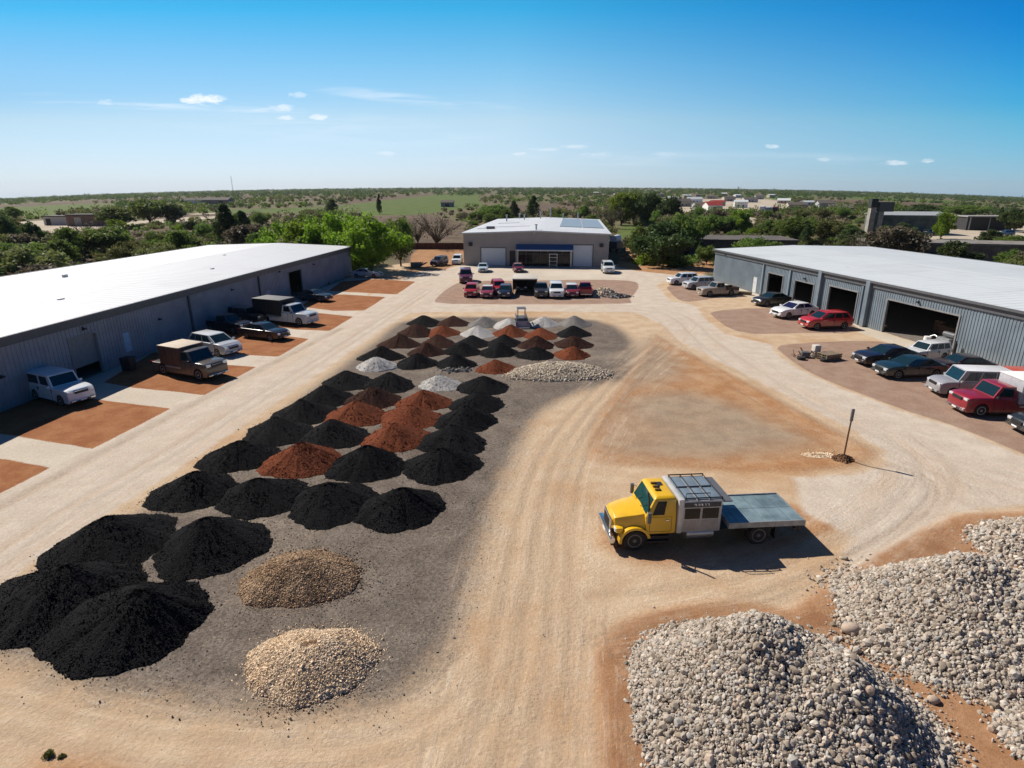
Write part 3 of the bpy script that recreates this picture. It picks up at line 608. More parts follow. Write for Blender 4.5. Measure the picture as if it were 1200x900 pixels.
def car_paint(c, rough=0.28):
    return mat('paint_%02x%02x%02x' % tuple(int(v * 255) for v in c), c, rough, 0, 0.05, 2, coat=0.6, dust=0.35)
def make_wheel(root, x, y, side, r, wd=0.21, rimm=None, hub=None):
    wv = MB(); wv.lathe_y([(r * .62, -wd / 2), (r * .93, -wd / 2), (r, -wd * .33), (r, wd * .33), (r * .93, wd / 2), (r * .62, wd / 2)], 0, 0, 0, 22)
    o = wv.build('wheel', M_rubber, root, 40); o.location = (x, y, r)
    rm = MB(); e = side * (wd / 2 + .004)
    rm.lathe_y([(r * .64, e - side * .05), (r * .64, e), (r * .55, e), (r * .5, e - side * .045), (r * .2, e - side * .03), (r * .16, e + side * .012)], 0, 0, 0, 20)
    for k in range(5):
        q = 2 * PI * k / 5; u = Vector((math.cos(q), 0, math.sin(q))); n = Vector((-math.sin(q), 0, math.cos(q)))
        p0 = u * r * .16; p1 = u * r * .56; y0, y1 = e - side * .04, e - side * .006
        rm.add([(p0 + n * .05) + Vector((0, y0, 0)), (p0 - n * .05) + Vector((0, y0, 0)), (p1 - n * .035) + Vector((0, y0, 0)), (p1 + n * .035) + Vector((0, y0, 0)),
                (p0 + n * .05) + Vector((0, y1, 0)), (p0 - n * .05) + Vector((0, y1, 0)), (p1 - n * .035) + Vector((0, y1, 0)), (p1 + n * .035) + Vector((0, y1, 0))],
               [(0, 1, 2, 3), (4, 5, 6, 7), (0, 1, 5, 4), (1, 2, 6, 5), (2, 3, 7, 6), (3, 0, 4, 7)])
    rm.build('rim', rimm or M_rim, o, 40)
    return o
def car(kind, pos, head, paint, label, cat='car', name='parked_car', L=None, roof=None, group=None, sc=1.0, glass=None, box=None, hood=None, bedm=None, load=None, z=0.0, boxm=None):
    k = dict(KIND[kind]); L = L or k['L']; W, H = k['W'], k['H']; hw = W / 2; wr_ = k['wr']
    root = thing(name, label, cat, (pos[0], pos[1], z + 0.015), R(head), group); root.scale = (sc, sc, sc)
    pm = car_paint(paint); rm = car_paint(roof) if roof else pm; gl = glass or M_glass
    xf, xr = k['xf'] * L, k['xr'] * L; zb, zt, nose = k['zb'], k['zt'], k['nose']; cow, rb = k['cowl'] * L, k['rb'] * L
    def arch(xc):
        ra = wr_ * 1.16; a0 = math.asin(max(-1, min(1, (0.27 - wr_) / ra)))
        return [(xc + ra * math.cos(q), wr_ + ra * math.sin(q)) for q in np.linspace(PI - a0, a0, 9)]
    h = L / 2
    top = [(h - .05, .38), (h, .50), (h - .015, nose - .24), (h - .055, nose - .12), (h - .14, nose - .035), (h - .28, nose + .015), (h * .6 + cow * .4, nose * .52 + zb * .48 + .025), (h * .3 + cow * .7, nose * .22 + zb * .78 + .02), (cow, zb)]
    if 'bed' in k: top += [(rb, zt), (rb - .01, k['bed']), (-h, k['bed']), (-h, .5)]
    else: top += [(rb, zt), (-h + .20, zt - .02), (-h + .08, zt - .07), (-h + .02, zt - .19), (-h, zt - .33), (-h - .0, .52), (-h + .06, .38)]
    bot = [(-h + .1, .27)] + arch(xr) + arch(xf) + [(h - .12, .25)]
    out = top + bot
    sl = [-1, -.95, -.5, 0, .5, .95, 1]; vs = []; zc = .6
    for f_ in sl:
        for i, (x, z_) in enumerate(out):
            e = abs(f_) == 1
            xx = x * (.987 if e else 1); z2 = zc + (z_ - zc) * (.92 if e and i < len(top) else 1)
            if i < len(top) and z_ > .7 and not ('bed' in k and x <= rb + .001): z2 += .035 * (1 - f_ * f_)
            yy_ = f_ * hw * (1 - .11 * (abs(2 * xx / L)) ** 5)
            xx -= .07 * math.copysign(1, xx) * f_ * f_ * (abs(2 * xx / L) ** 8)
            vs.append((xx, yy_, z2))
    n = len(out); fs = [tuple(range(n)), tuple(range((len(sl) - 1) * n, len(sl) * n))]
    for i in range(len(sl) - 1):
        for j in range(n): fs.append((i * n + j, i * n + (j + 1) % n, (i + 1) * n + (j + 1) % n, (i + 1) * n + j))
    bevel(MB().add(vs, fs).build('body', pm, root, 50), .045, 2, 24)
    # cabin
    rf, rr = k['rf'] * L, k['rr'] * L; wb, wt = hw * .93, hw * .76
    if kind in ('van', 'crew', 'truck'): wt = hw * .86
    z0, z1 = zb - .05, H - .05
    B = [(cow, -wb, z0), (cow, wb, z0), (rb, wb, zt - .05), (rb, -wb, zt - .05)]; Tt = [(rf, -wt, z1), (rf, wt, z1), (rr, wt, z1), (rr, -wt, z1)]
    ins = [(rf - .12, -wt * .8, H - .008), (rf - .12, wt * .8, H - .008), (rr + .12, wt * .8, H - .008), (rr + .12, -wt * .8, H - .008)]
    MB().add(B + Tt, [(0, 1, 5, 4), (1, 2, 6, 5), (2, 3, 7, 6), (3, 0, 4, 7), (4, 5, 6, 7)]).build('cabin', pm, root, 50)
    mx = ((rf + rr) / 2, 0, H + .02); e2 = [(x * 1.004 if False else x, y * 1.01, z_ + .003) for x, y, z_ in Tt]
    MB().add(e2 + ins + [mx], [(0, 1, 5, 4), (1, 2, 6, 5), (2, 3, 7, 6), (3, 0, 4, 7), (4, 5, 8), (5, 6, 8), (6, 7, 8), (7, 4, 8)]).build('roof', rm, root, 60)
    def win(nm, q, s0, s1, t0, t1):
        a = inset_quad(*q, s0, s1, t0, t1); return MB().plate(*a, t=.02, off=.006).build(nm, gl, root)
    win('windscreen', (B[0], B[1], Tt[1], Tt[0]), .05, .95, .14, .93)
    win('rear_window', (B[2], B[3], Tt[3], Tt[2]), .08, .92, .22, .90)
    nwin = {'sedan': [(.10, .47), (.50, .88)], 'hatch': [(.12, .42), (.45, .70), (.73, .92)], 'suv': [(.10, .38), (.41, .66), (.69, .93)], 'van': [(.10, .34), (.37, .62), (.65, .93)], 'crew': [(.10, .40), (.47, .88)], 'pickup': [(.14, .52), (.56, .90)], 'truck': [(.2, .85)]}[kind]
    for side in (-1, 1):
        q = (B[0], B[3], Tt[3], Tt[0]) if side < 0 else (B[1], B[2], Tt[2], Tt[1])
        if side < 0: q = (q[1], q[0], q[3], q[2])
        for s0, s1 in nwin:
            if side < 0: s0, s1 = 1 - s1, 1 - s0
            a = inset_quad(*q, s0, s1, .18, .88)
            MB().plate(*(a if side > 0 else a), t=.02, off=.006).build('side_window', gl, root)
    dx = [cow - .12, (cow + rr) / 2 - .1] + ([rr + .15] if kind not in ('pickup', 'truck') else [rb + .1])
    for side in (-1, 1):
        dm = MB(); ys = sorted((side * hw * .96, side * hw * 1.003))
        for x in dx: dm.box(x, x + .022, *ys, .36, zb - .08)
        dm.box(xr + wr_ * 1.3, xf - wr_ * 1.3, *sorted((side * hw * .9, side * hw * 1.006)), .25, .34)
        dm.build('door_seam', M_black, root)
        for x in dx[1:]: MB().cbox(x + .06, x + .22, *sorted((side * hw * .97, side * hw * 1.015)), zb - .17, zb - .13, .008).build('door_handle', M_black, root)
    for side in (-1, 1):
        for x in (xf, xr): make_wheel(root, x, side * (hw - .13), side, wr_)
        hl = MB(); fx = h - .10
        hl.cbox(fx - .22, fx + .045, *sorted((side * (hw * .50), side * (hw * .86))), nose - .22, nose - .05, .035); hl.build('headlight', M_lens, root, 40)
        if 'bed' in k: tz = .8
        else: tz = zt - .2
        MB().cbox(-h - .012, -h + .12, *sorted((side * hw * .66, side * hw * .9)), tz - .14, tz + .1, .02).build('taillight', M_tail, root, 40)
        MB().cbox(cow - .28, cow - .12, *sorted((side * (hw - .02), side * (hw + .17))), zb + .0, zb + .14, .03).build('mirror', pm if kind != 'truck' else M_black, root, 40)
    MB().cbox(h - .06, h + .02, -hw * .44, hw * .44, nose - .26, nose - .08, .015).build('grille', M_black, root, 40)
    MB().cbox(h - .10, h + .05, -hw * .82, hw * .82, .30, .46, .05).build('bumper', M_chrome if kind in ('crew', 'truck') else pm, root, 40)
    MB().cbox(-h - .04, -h + .12, -hw * .80, hw * .80, .36, .50, .05).build('bumper', M_chrome if kind in ('crew', 'pickup') else pm, root, 40)
    MB().cbox(h - .02, h + .056, -hw * .5, hw * .5, .34, .42, .01).build('air_intake', M_black, root, 40)
    MB().box(h + .057, h + .064, -.2, .2, .35, .44).build('number_plate', M_white, root)
    if 'bed' in k and not box:
        zz = k['bed']; bm_ = bedm or pm
        for side in (-1, 1): MB().cbox(-h + .03, rb - .02, *sorted((side * (hw * .88), side * (hw * .965))), zz - .05, zt + .02, .03).build('bed_side', bm_, root, 40)
        MB().cbox(-h + .0, -h + .08, -hw * .87, hw * .87, zz - .05, zt + .0, .02).build('tailgate', bm_, root, 40)
        MB().box(-h + .09, rb - .02, -hw * .87, hw * .87, zz + .002, zz + .02).build('bed_floor', M_black, root)
    if box:
        x0, x1, z0, z1, bw, m_, rm_ = box
        bb = MB(); bb.cbox(x0, x1, -bw, bw, z0, z1, .04)
        n_ = max(2, int((x1 - x0) / .6))
        for j in range(n_ + 1):
            xx = x0 + .05 + (x1 - x0 - .16) * j / n_
            for side in (-1, 1): bb.box(xx, xx + .06, *sorted((side * (bw - .005), side * (bw + .03))), z0 + .05, z1 - .05)
        bb.build('cargo_box', m_, root, 40)
        MB().cbox(x0 - .02, x1 + .02, -bw - .035, bw + .035, z1 + .003, z1 + .06, .02).build('box_roof', rm_, root, 40)
        for side in (-1, 1): MB().box(x0 + .5, x1 - .1, *sorted((side * (bw - .1), side * bw)), z0 - .22, z0 - .08).build('side_rail', M_steel, root)
    return root
WH = (0.74, 0.75, 0.76); SIL = (0.48, 0.50, 0.52); BLK = (0.012, 0.013, 0.017); RED = (0.42, 0.018, 0.022); MAR = (0.17, 0.012, 0.03); TEAL = (0.008, 0.028, 0.035); NAVY = (0.012, 0.02, 0.05); PUR = (0.13, 0.022, 0.055); BEI = (0.34, 0.28, 0.22); BRN = (0.085, 0.05, 0.035)
M_boxblk = mat('black_canvas', (0.016, 0.016, 0.018), 0.8); M_boxbrn = mat('brown_box', (0.085, 0.048, 0.033), 0.65, 0, 0.2); M_tanroof = mat('tan_roof', (0.50, 0.42, 0.32), 0.7); M_greyroof = mat('grey_boxroof', (0.16, 0.16, 0.16), 0.7)
# in front of the left warehouse
car('crew', at(74, 468), -25, WH, 'white boxy crew truck parked by the half raised roller door of the left warehouse', 'truck', 'crew_truck')
car('truck', at(224, 438), -24, (0.10, 0.085, 0.07), 'brown box truck with a tan roof, dusty grille facing the road', 'truck', 'box_truck', L=6.0, sc=1.06, box=(-1.75, .45, .9, 2.22, 1.04, M_boxbrn, M_tanroof))
car('hatch', at(253, 413), -28, SIL, 'silver hatchback parked behind the brown box truck', 'car', L=4.5, roof=(.7, .72, .74), sc=1.16)
car('sedan', at(311, 396), -22, BLK, 'black sedan with a bluish bonnet parked near the road edge of a bark pad', 'car', L=4.8, sc=1.05)
car('pickup', at(268, 388), -22, (0.014, 0.014, 0.016), 'black pickup in the wall shade behind the black sedan', 'pickup', 'pickup_truck')
car('suv', at(291, 378), -20, (0.018, 0.018, 0.02), 'dark wagon in the wall shade beside the black box truck', 'car', roof=(.12, .12, .13))
car('truck', at(337, 378), -22, (.50, .52, .54), 'silver cab truck with a long black cargo box', 'truck', 'box_truck', L=6.9, sc=1.06, box=(-3.4, .25, .92, 2.45, 1.08, M_boxblk, M_greyroof))
car('sedan', at(369, 352), -20, (.03, .045, .055), 'dark sedan parked by the dark far doorway of the left warehouse', 'car', L=4.8)
car('sedan', at(430, 325), -8, (.42, .47, .52), 'silver blue sedan parked under the bright green trees at the warehouse corner', 'car', L=4.9, sc=1.05)
# by the workshop and on the central island
car('suv', at(546, 330), -85, PUR, 'plum purple people carrier at the corner of the central island', 'car', sc=1.15)
car('hatch', at(553, 346), -93, RED, 'red hatchback with a black windscreen, first in the island row', 'car', glass=M_glass2, sc=1.05)
car('sedan', at(571.5, 347), -92, (.26, .03, .05), 'crimson sedan with a white roof in the island row', 'car', roof=WH)
car('suv', at(584.5, 343), -80, RED, 'bright red wagon half hidden between the crimson sedan and the navy car', 'car')
car('hatch', at(592, 347), -94, NAVY, 'dark navy car with a pale roof rack beside the carport', 'car', roof=(.10, .06, .08))
car('pickup', at(634, 346), -92, (.03, .03, .035), 'black pickup with a chrome nose parked under the edge of the carport', 'pickup', 'pickup_truck', roof=(.05, .06, .07))
car('suv', at(651.5, 347), -91, WH, 'white four wheel drive in the middle of the island row', 'car', sc=1.08)
car('hatch', at(669.5, 346.5), -91, (.24, .02, .035), 'white roofed red car between the white four wheel drive and the red pickup', 'car', roof=WH, sc=1.04)
car('pickup', at(685, 345.5), 88, (.30, .014, .02), 'small red pickup showing its open load bed, last of the island row', 'pickup', 'pickup_truck', L=4.6)
car('sedan', at(566, 318), -88, (.50, .60, .66), 'pale blue white sedan in front of the left white roller door', 'car', L=4.3)
car('sedan', at(607, 318), -85, MAR, 'maroon sedan with a pink white roof by the canopy', 'car', L=4.2, roof=(.45, .32, .34))
car('suv', at(712, 319), -92, (.66, .69, .70), 'white pickup style wagon by the shaded right corner of the workshop', 'car', sc=1.1)
car('suv', at(515, 311), -112, (.045, .02, .04), 'dark plum wagon on the red earth left of the workshop', 'car')
car('suv', at(536, 309), -92, WH, 'white wagon parked against the workshop side wall', 'car')
# in front of the right warehouse
car('suv', at(799, 333), 190, WH, 'white wagon parked farthest out by the far end of the bay warehouse', 'car')
car('suv', at(818, 338), 196, (.46, .48, .50), 'silver wagon between the white wagon and the dusty pickup', 'car')
car('pickup', at(840, 346), 192, BEI, 'dusty beige pickup with a brown load bed', 'pickup', 'pickup_truck', bedm=mat('brown_bed', (.06, .035, .025), .6), sc=1.05)
car('sedan', at(903, 357), 200, BLK, 'black sedan nosed out of the first open bay', 'car', sc=1.08)
car('sedan', at(930, 371), 197, WH, 'white sedan with dark blue side windows parked before the second bay', 'car', sc=1.18, glass=mat('blue_glass', (.012, .012, .05), .06))
car('hatch', at(966, 384), 188, (.44, .012, .02), 'bright red hatchback parked before the third bay', 'car', L=4.5, sc=1.16)
car('sedan', at(1037, 426), 186, (.010, .012, .024), 'black blue sedan in front of the wide open bay', 'car', sc=1.08, L=4.8)
car('suv', at(1083, 421), 196, (.62, .63, .64), 'white estate car facing the wide bay behind the two dark sedans', 'car', L=4.5, sc=.9)
car('sedan', at(1064, 440), 184, TEAL, 'dark teal sedan parked alongside the black blue sedan', 'car', sc=1.08, L=4.8)
car('van', at(1133, 462), 174, (.30, .30, .32), 'grey sided white roofed van beside the red flatbed', 'van', 'parked_van', L=5.0, roof=(.78, .78, .78))
car('truck', at(1177, 483), 178, (.27, .014, .028), 'crimson red truck with a white canvas cargo box', 'truck', 'box_truck', L=6.6, box=(-3.2, .1, .9, 2.45, 1.06, mat('grey_canvas', (.40, .40, .43), .8), M_white))
car('sedan', at(1238, 508), 176, (.012, .018, .022), 'black sedan cut by the picture edge in front of the crimson truck', 'car', sc=1.08)
car('sedan', at(1124, 436), 178, (.03, .02, .022), 'dark brown coupe close to the ribbed wall behind the grey van', 'car')
# ------------------------------------------------------------------ the yellow flatbed truck (local x forward, front axle at x = 2.8)
M_yel = mat('yellow_paint', (0.72, 0.42, 0.012), 0.3, 0, 0.06, 1.5, coat=0.5, dust=0.3)
M_sil = mat('silver_body', (0.40, 0.40, 0.41), 0.42, 0.35, 0.12, 2, dust=0.3)
M_bluegrey = mat('blue_grey_roof', (0.17, 0.22, 0.27), 0.45, 0.1, 0.2, 1.2)
M_deck = mat('flatbed_deck', (0.15, 0.22, 0.25), 0.5, 0.25, 0.28, 0.9, col2=(0.20, 0.27, 0.29))
fw, rw = at(738, 645), at(891, 637.5)
ang = math.atan2(fw[1] - rw[1], fw[0] - rw[0]); LW = math.hypot(fw[0] - rw[0], fw[1] - rw[1])
mid = ((fw[0] + rw[0]) / 2 + 1.07 * math.sin(ang), (fw[1] + rw[1]) / 2 - 1.07 * math.cos(ang))
tk = thing('flatbed_truck', 'yellow cabbed flatbed truck with a silver crew box, alone on the tan track', 'truck', (mid[0], mid[1], 0.01), ang)
tk.scale = (.94, .94, .94); tk.location.y -= .12
FA, RX = LW / 2, -LW / 2
def hx(u): return FA - u                   # u: metres behind the front axle
wr_ = 0.49
# hood with wings: lofted sections from the grille to the cowl
sec = []
for u, hwid, zt_, zs in ((-0.93, .60, 1.30, .95), (-0.80, .74, 1.46, 1.0), (-0.35, .86, 1.58, 1.12), (0.15, .93, 1.66, 1.2), (0.52, .98, 1.74, 1.25)):
    x = hx(u); sec.append([(x, -hwid - .03, .92), (x, -hwid, zs), (x, -hwid * .86, zt_ - .07), (x, -hwid * .45, zt_), (x, 0, zt_ + .025), (x, hwid * .45, zt_), (x, hwid * .86, zt_ - .07), (x, hwid, zs), (x, hwid + .03, .92)])
m = MB(); n = 9; vs = [p for s_ in sec for p in s_]; fs = [(i * n + j, i * n + j + 1, (i + 1) * n + j + 1, (i + 1) * n + j) for i in range(len(sec) - 1) for j in range(n - 1)]
fs += [tuple(range(n)), tuple(range((len(sec) - 1) * n, len(sec) * n))]; fs += [(i * n, (i + 1) * n, (i + 1) * n + n - 1, i * n + n - 1) for i in range(len(sec) - 1)]
bevel(m.add(vs, fs).build('hood', M_yel, tk, 60), .05, 3, 20)
for sd_ in (-1, 1):
    m = MB(); arc = np.linspace(R(-8), R(168), 13); ri, ro = .55, .66
    vs = []
    for y0 in (sd_ * .70, sd_ * 1.13):
        for r_ in (ri, ro):
            vs += [(FA + r_ * math.cos(q) * 1.05, y0 if r_ == ro or True else y0, wr_ + r_ * math.sin(q)) for q in arc]
    k = len(arc)
    for a, b_ in ((0, k), (2 * k, 3 * k), (0, 2 * k), (k, 3 * k)):
        m.f += [(a + i, a + i + 1, b_ + i + 1, b_ + i) for i in range(k - 1)]
    m.v = vs; m.f += [(0, k, 3 * k, 2 * k), (k - 1, 2 * k - 1, 4 * k - 1, 3 * k - 1)]; m.m = [0] * len(m.f)
    m.build('fender', M_yel, tk, 40)
    MB().cbox(FA + .50, FA + .82, *sorted((sd_ * .70, sd_ * 1.02)), .86, 1.10, .06).build('fender_nose', M_yel, tk, 40)
    MB().cbox(FA + .74, FA + .86, *sorted((sd_ * .66, sd_ * .98)), .90, 1.07, .03).build('headlight', M_lens, tk, 40)
g = MB(); g.cbox(FA + .90, FA + .99, -.56, .56, .62, 1.32, .05); gr = g.build('grille', M_chrome, tk, 40)
g = MB()
for k in range(9): g.box(FA + .988, FA + 1.0, -.46 + k * .105, -.40 + k * .105, .72, 1.24)
g.build('grille_slot', M_black, gr)
MB().cbox(FA + .86, FA + 1.10, -1.10, 1.10, .42, .68, .05).build('bumper', M_chrome, tk, 40)
MB().cbox(FA + .82, FA + 1.02, -1.0, 1.0, .27, .415, .03).build('bumper_valance', M_black, tk, 40)
MB().box(FA + 1.101, FA + 1.108, -.2, .2, .48, .60).build('number_plate', M_white, tk)
# cab
cx0, cx1 = hx(1.76), hx(.46)
m = MB(); cy, ct = 1.08, .96
vs = [(cx1, -cy, .78), (cx1, cy, .78), (cx0, cy, .78), (cx0, -cy, .78), (cx1 + .04, -cy, 1.62), (cx1 + .04, cy, 1.62), (cx0, cy, 1.62), (cx0, -cy, 1.62),
      (cx1 - .34, -ct, 2.40), (cx1 - .34, ct, 2.40), (cx0 + .02, ct, 2.40), (cx0 + .02, -ct, 2.40), (cx1 - .46, -ct * .86, 2.48), (cx1 - .46, ct * .86, 2.48), (cx0 + .12, ct * .86, 2.48), (cx0 + .12, -ct * .86, 2.48)]
fs = [(0, 3, 2, 1), (12, 13, 14, 15)]
for a in (0, 4, 8): fs += [(a, a + 1, a + 5, a + 4), (a + 1, a + 2, a + 6, a + 5), (a + 2, a + 3, a + 7, a + 6), (a + 3, a, a + 4, a + 7)]
cab = bevel(m.add(vs, fs).build('cab', M_yel, tk, 60), .05, 3, 18)
a = inset_quad(vs[4], vs[5], vs[9], vs[8], .05, .95, .10, .93); MB().plate(*a, t=.02, off=.007).build('windscreen', mat('teal_glass', (0.01, 0.055, 0.058), 0.06, 0, 0.1, coat=0.3), tk)
wp = MB()
for y0 in (-.45, .25):
    p0 = Vector(vs[4]).lerp(Vector(vs[5]), .5) + Vector((.03, y0, .08)); wp.tube([p0, p0 + Vector((-.14, .38, .36))], .012, 5)
wp.build('wiper', M_black, tk)
for sd_ in (-1, 1):
    q = (vs[7], vs[4], vs[8], vs[11]) if sd_ < 0 else (vs[5], vs[6], vs[10], vs[9])
    s0, s1 = (.42, .82) if sd_ < 0 else (.18, .58)
    a = inset_quad(*q, s0, s1, .10, .86); MB().plate(*a, t=.02, off=.007).build('side_window', M_glass2, tk)
    d = MB(); y0 = sd_ * cy
    for zz in ((.90, .915), (1.60, 1.612)): d.box(cx0 + .22, cx1 - .15, *sorted((y0, y0 + sd_ * .006)), *zz)
    for xx in (cx0 + .20, cx1 - .15): d.box(xx, xx + .014, *sorted((y0, y0 + sd_ * .006)), .90, 1.6)
    dr = d.build('door_seam', M_black, tk)
    MB().cbox(cx0 + .32, cx0 + .48, *sorted((y0 + sd_ * .004, y0 + sd_ * .04)), 1.42, 1.48, .012).build('door_handle', M_chrome, dr)
    mm = MB(); mm.cbox(cx1 - .10, cx1 + .06, *sorted((sd_ * 1.26, sd_ * 1.40)), 1.50, 1.98, .03)
    mm.tube([(cx1 - .05, sd_ * 1.0, 1.55), (cx1 - .02, sd_ * 1.3, 1.50)], .018, 6).tube([(cx1 - .15, sd_ * .98, 2.0), (cx1 - .02, sd_ * 1.3, 1.97)], .018, 6)
    mm.build('mirror', M_trim, tk, 40)
    st = MB(); st.box(cx0 + .25, cx1 - .12, *sorted((sd_ * .86, sd_ * 1.10)), .40, .45).box(cx0 + .25, cx1 - .12, *sorted((sd_ * .94, sd_ * 1.10)), .64, .69); st.build('step', M_black, tk)
    MB().box(cx0 + .02, cx1 - .02, *sorted((sd_ * .60, sd_ * .98)), .38, .775).build('side_skirt', M_black, tk)
for xx, yy_ in ((cx1 - .62, -.3), (cx1 - .62, 0.02), (cx1 - .62, .32)):
    k = MB(); k.cbox(xx - .14, xx + .1, yy_ - .05, yy_ + .05, 2.478, 2.56, .02); k.build('roof_light', mat('amber_dark', (0.16, 0.09, 0.01), .4), tk)
k = MB(); k.box(cx0 + .28, cx0 + .62, -.42, -.1, 2.481, 2.50).box(cx0 + .5, cx0 + .6, .02, .4, 2.481, 2.50).tube([(cx0 + .45, -.1, 2.49), (cx0 + .62, .15, 2.52)], .025, 6)
k.build('roof_fitting', M_black, tk)
MB().tube([(cx1 - .05, 1.15, 1.55), (cx1 - .02, 1.17, 2.5), (cx1 + .06, 1.17, 2.86)], [.05, .045, .04], 8).build('exhaust_stack', M_black, tk, 40)
# crew box
bx1, bx0 = hx(1.84), hx(3.72); by = 1.13
m = MB(); m.cbox(bx0, bx1, -by, by, .82, 2.34, .07); bxo = m.build('crew_box', M_sil, tk, 40)
MB().cbox(bx1 - .17, bx1 + .045, -by - .02, by + .02, .80, 2.42, .05).build('crew_box_frame', mat('pale_frame', (.55, .55, .54), .45, .2, .1), tk, 40)
rf_ = MB()
for i in range(3):
    for j in range(2):
        xa = bx1 - .22 - i * .55; rf_.cbox(xa - .50, xa, -by + .06 + j * 1.10, -by + 1.08 + j * 1.10, 2.335, 2.385, .02)
rf_.build('roof_panel', M_bluegrey, tk, 40)
rr_ = MB()
for y0 in (-by + .03, by - .03): rr_.tube([(bx1 - .2, y0, 2.46), (bx0 + .02, y0, 2.46)], .028, 6)
for i in range(4):
    xa = bx1 - .24 - i * .53; rr_.tube([(xa, -by + .03, 2.44), (xa, by - .03, 2.44)], .024, 6)
    for y0 in (-by + .03, by - .03): rr_.tube([(xa, y0, 2.33), (xa, y0, 2.46)], .02, 6)
rr_.tube([(bx1 - .2, .0, 2.43), (bx0 + .1, .0, 2.43)], .02, 6)
rr_.tube([(bx1 - .24, by - .03, 2.46), (bx1 - .24, by - .03, 2.68), (bx0 + .6, by - .03, 2.68), (bx0 + .6, by - .03, 2.46)], .02, 6)
rr_.build('roof_rack', M_black, tk, 40)
for sd_ in (-1, 1):
    y0 = sd_ * by
    for xa, xb in ((bx1 - .92, bx1 - .24), (bx0 + .14, bx0 + .86)):
        MB().cbox(xa, xb, *sorted((y0 - sd_ * .02, y0 + sd_ * .012)), 1.48, 1.98, .008).build('box_window', M_glass2, tk)
        MB().cbox(xa - .02, xb + .02, *sorted((y0 - sd_ * .02, y0 + sd_ * .010)), .92, 1.42, .008).build('box_door', mat('box_door', (.33, .32, .31), .45, .3, .15), tk)
    MB().box(bx0 + .08, bx1 - .2, *sorted((y0 - sd_ * .01, y0 + sd_ * .016)), 2.04, 2.26).build('box_band', mat('band_dark', (.03, .04, .05), .4), tk)
    lt = MB()
    for j, (wx, hz) in enumerate(((.09, .10), (.07, .11), (.12, .10), (.08, .11), (.11, .10))):
        xa = bx1 - 1.28 + j * .14 if sd_ > 0 else bx1 - .72 - j * .145
        lt.box(bx1 - 1.02, bx1 - .62, *sorted((y0, y0 + sd_ * .018)), 2.135, 2.15).box(xa, xa + wx * .35, *sorted((y0, y0 + sd_ * .021)), 2.10, 2.10 + hz).box(xa, xa + wx, *sorted((y0, y0 + sd_ * .021)), 2.18, 2.21)
    lt.build('lettering', M_white, tk)
MB().box(bx0 - .42, bx0 - .02, -by + .02, by - .02, 2.22, 2.27).build('rear_visor', M_trim, tk)
for xa in (bx1 - .95, bx1 - .52): MB().cbox(xa, xa + .38, -by + .03, -by + .33, .42, .74, .03).build('tool_box', M_steel, tk, 40)
# chassis, flatbed
m = MB()
for y0 in (-.46, .36): m.box(RX - 1.2, FA + .6, y0, y0 + .10, .56, .80)
for u in (.9, 2.4, 3.6, 4.6, 5.8, 6.6): m.box(hx(u) - .08, hx(u), -.36, .36, .60, .76)
m.tube([(FA, -.9, wr_), (FA, .9, wr_)], .06, 8).tube([(RX, -.9, wr_), (RX, .9, wr_)], .09, 8)
m.build('chassis', M_black, tk)
fx1, fx0 = hx(4.10), hx(7.42); fy = 1.19
MB().box(fx0, fx1, -fy, fy, 1.06, 1.20).build('deck', M_deck, tk)
m = MB()
for y0 in (-fy - .06, fy): m.box(fx0, fx1, y0, y0 + .06, .99, 1.25)
m.box(fx0 - .07, fx0 - .002, -fy - .06, fy + .06, .97, 1.22); m.box(fx1 + .002, fx1 + .06, -fy - .06, fy + .06, .99, 1.26); dk = m.build('deck_edge', mat('deck_edge', (.30, .32, .33), .5, .4, .2), tk)
m = MB()
for k in range(1, 6): m.box(fx0 + k * .58, fx0 + k * .58 + .014, -fy, fy, 1.201, 1.206)
m.box(fx0, fx1, -.01, .01, 1.201, 1.2055); m.build('deck_seam', mat('seam_dark', (.07, .09, .10), .6), tk)
m = MB()
for k in range(6): m.box(fx0 + .1 + k * .6, fx0 + .2 + k * .6, -fy + .02, fy - .02, .86, 1.058)
m.box(fx0 + .05, fx1 - .05, -.5, -.36, .80, .858).box(fx0 + .05, fx1 - .05, .36, .5, .80, .858); m.build('deck_bearer', M_black, tk)
m = MB(); m.quad((fx1 - .05, -fy, 1.04), (bx0 - .02, -fy + .12, .86), (bx0 - .02, fy - .12, .86), (fx1 - .05, fy, 1.04)); m.box(bx0 - .36, bx0 - .03, -.7, .7, .80, .855); m.build('gap_plate', M_black, tk)
for y0 in (-.98, .84): MB().tube([(fx0 + .2, y0 + .07, 1.0), (fx0 + .1, y0 + .07, .62)], .05, 6).cbox(fx0 + .02, fx0 + .25, y0, y0 + .14, .60, .70, .02).build('rear_stay', M_rust, tk, 40)
m = MB(); m.box(fx0 + .05, fx0 + .13, -1.0, 1.0, .56, .66).build('rear_bar', M_black, tk)
for y0 in (-.9, .78): MB().cbox(fx0 - .10, fx0 - .06, y0, y0 + .16, 1.02, 1.12, .01).build('taillight', M_tail, tk, 40)
for y0 in (-1.1, .8): MB().box(RX - .74, RX - .71, y0, y0 + .3, .3, .95).build('mud_flap', M_black, tk)
MB().tube([(hx(2.3), .78, .62), (hx(3.5), .78, .62)], .26, 14).build('fuel_tank', M_steel, tk, 40)
MB().tube([(hx(2.5), -.66, .6), (hx(3.9), -.66, .6)], .17, 12).build('air_tank', M_black, tk, 40)
M_hubw = mat('steel_rim', (.16, .155, .15), .55, .2, .2)
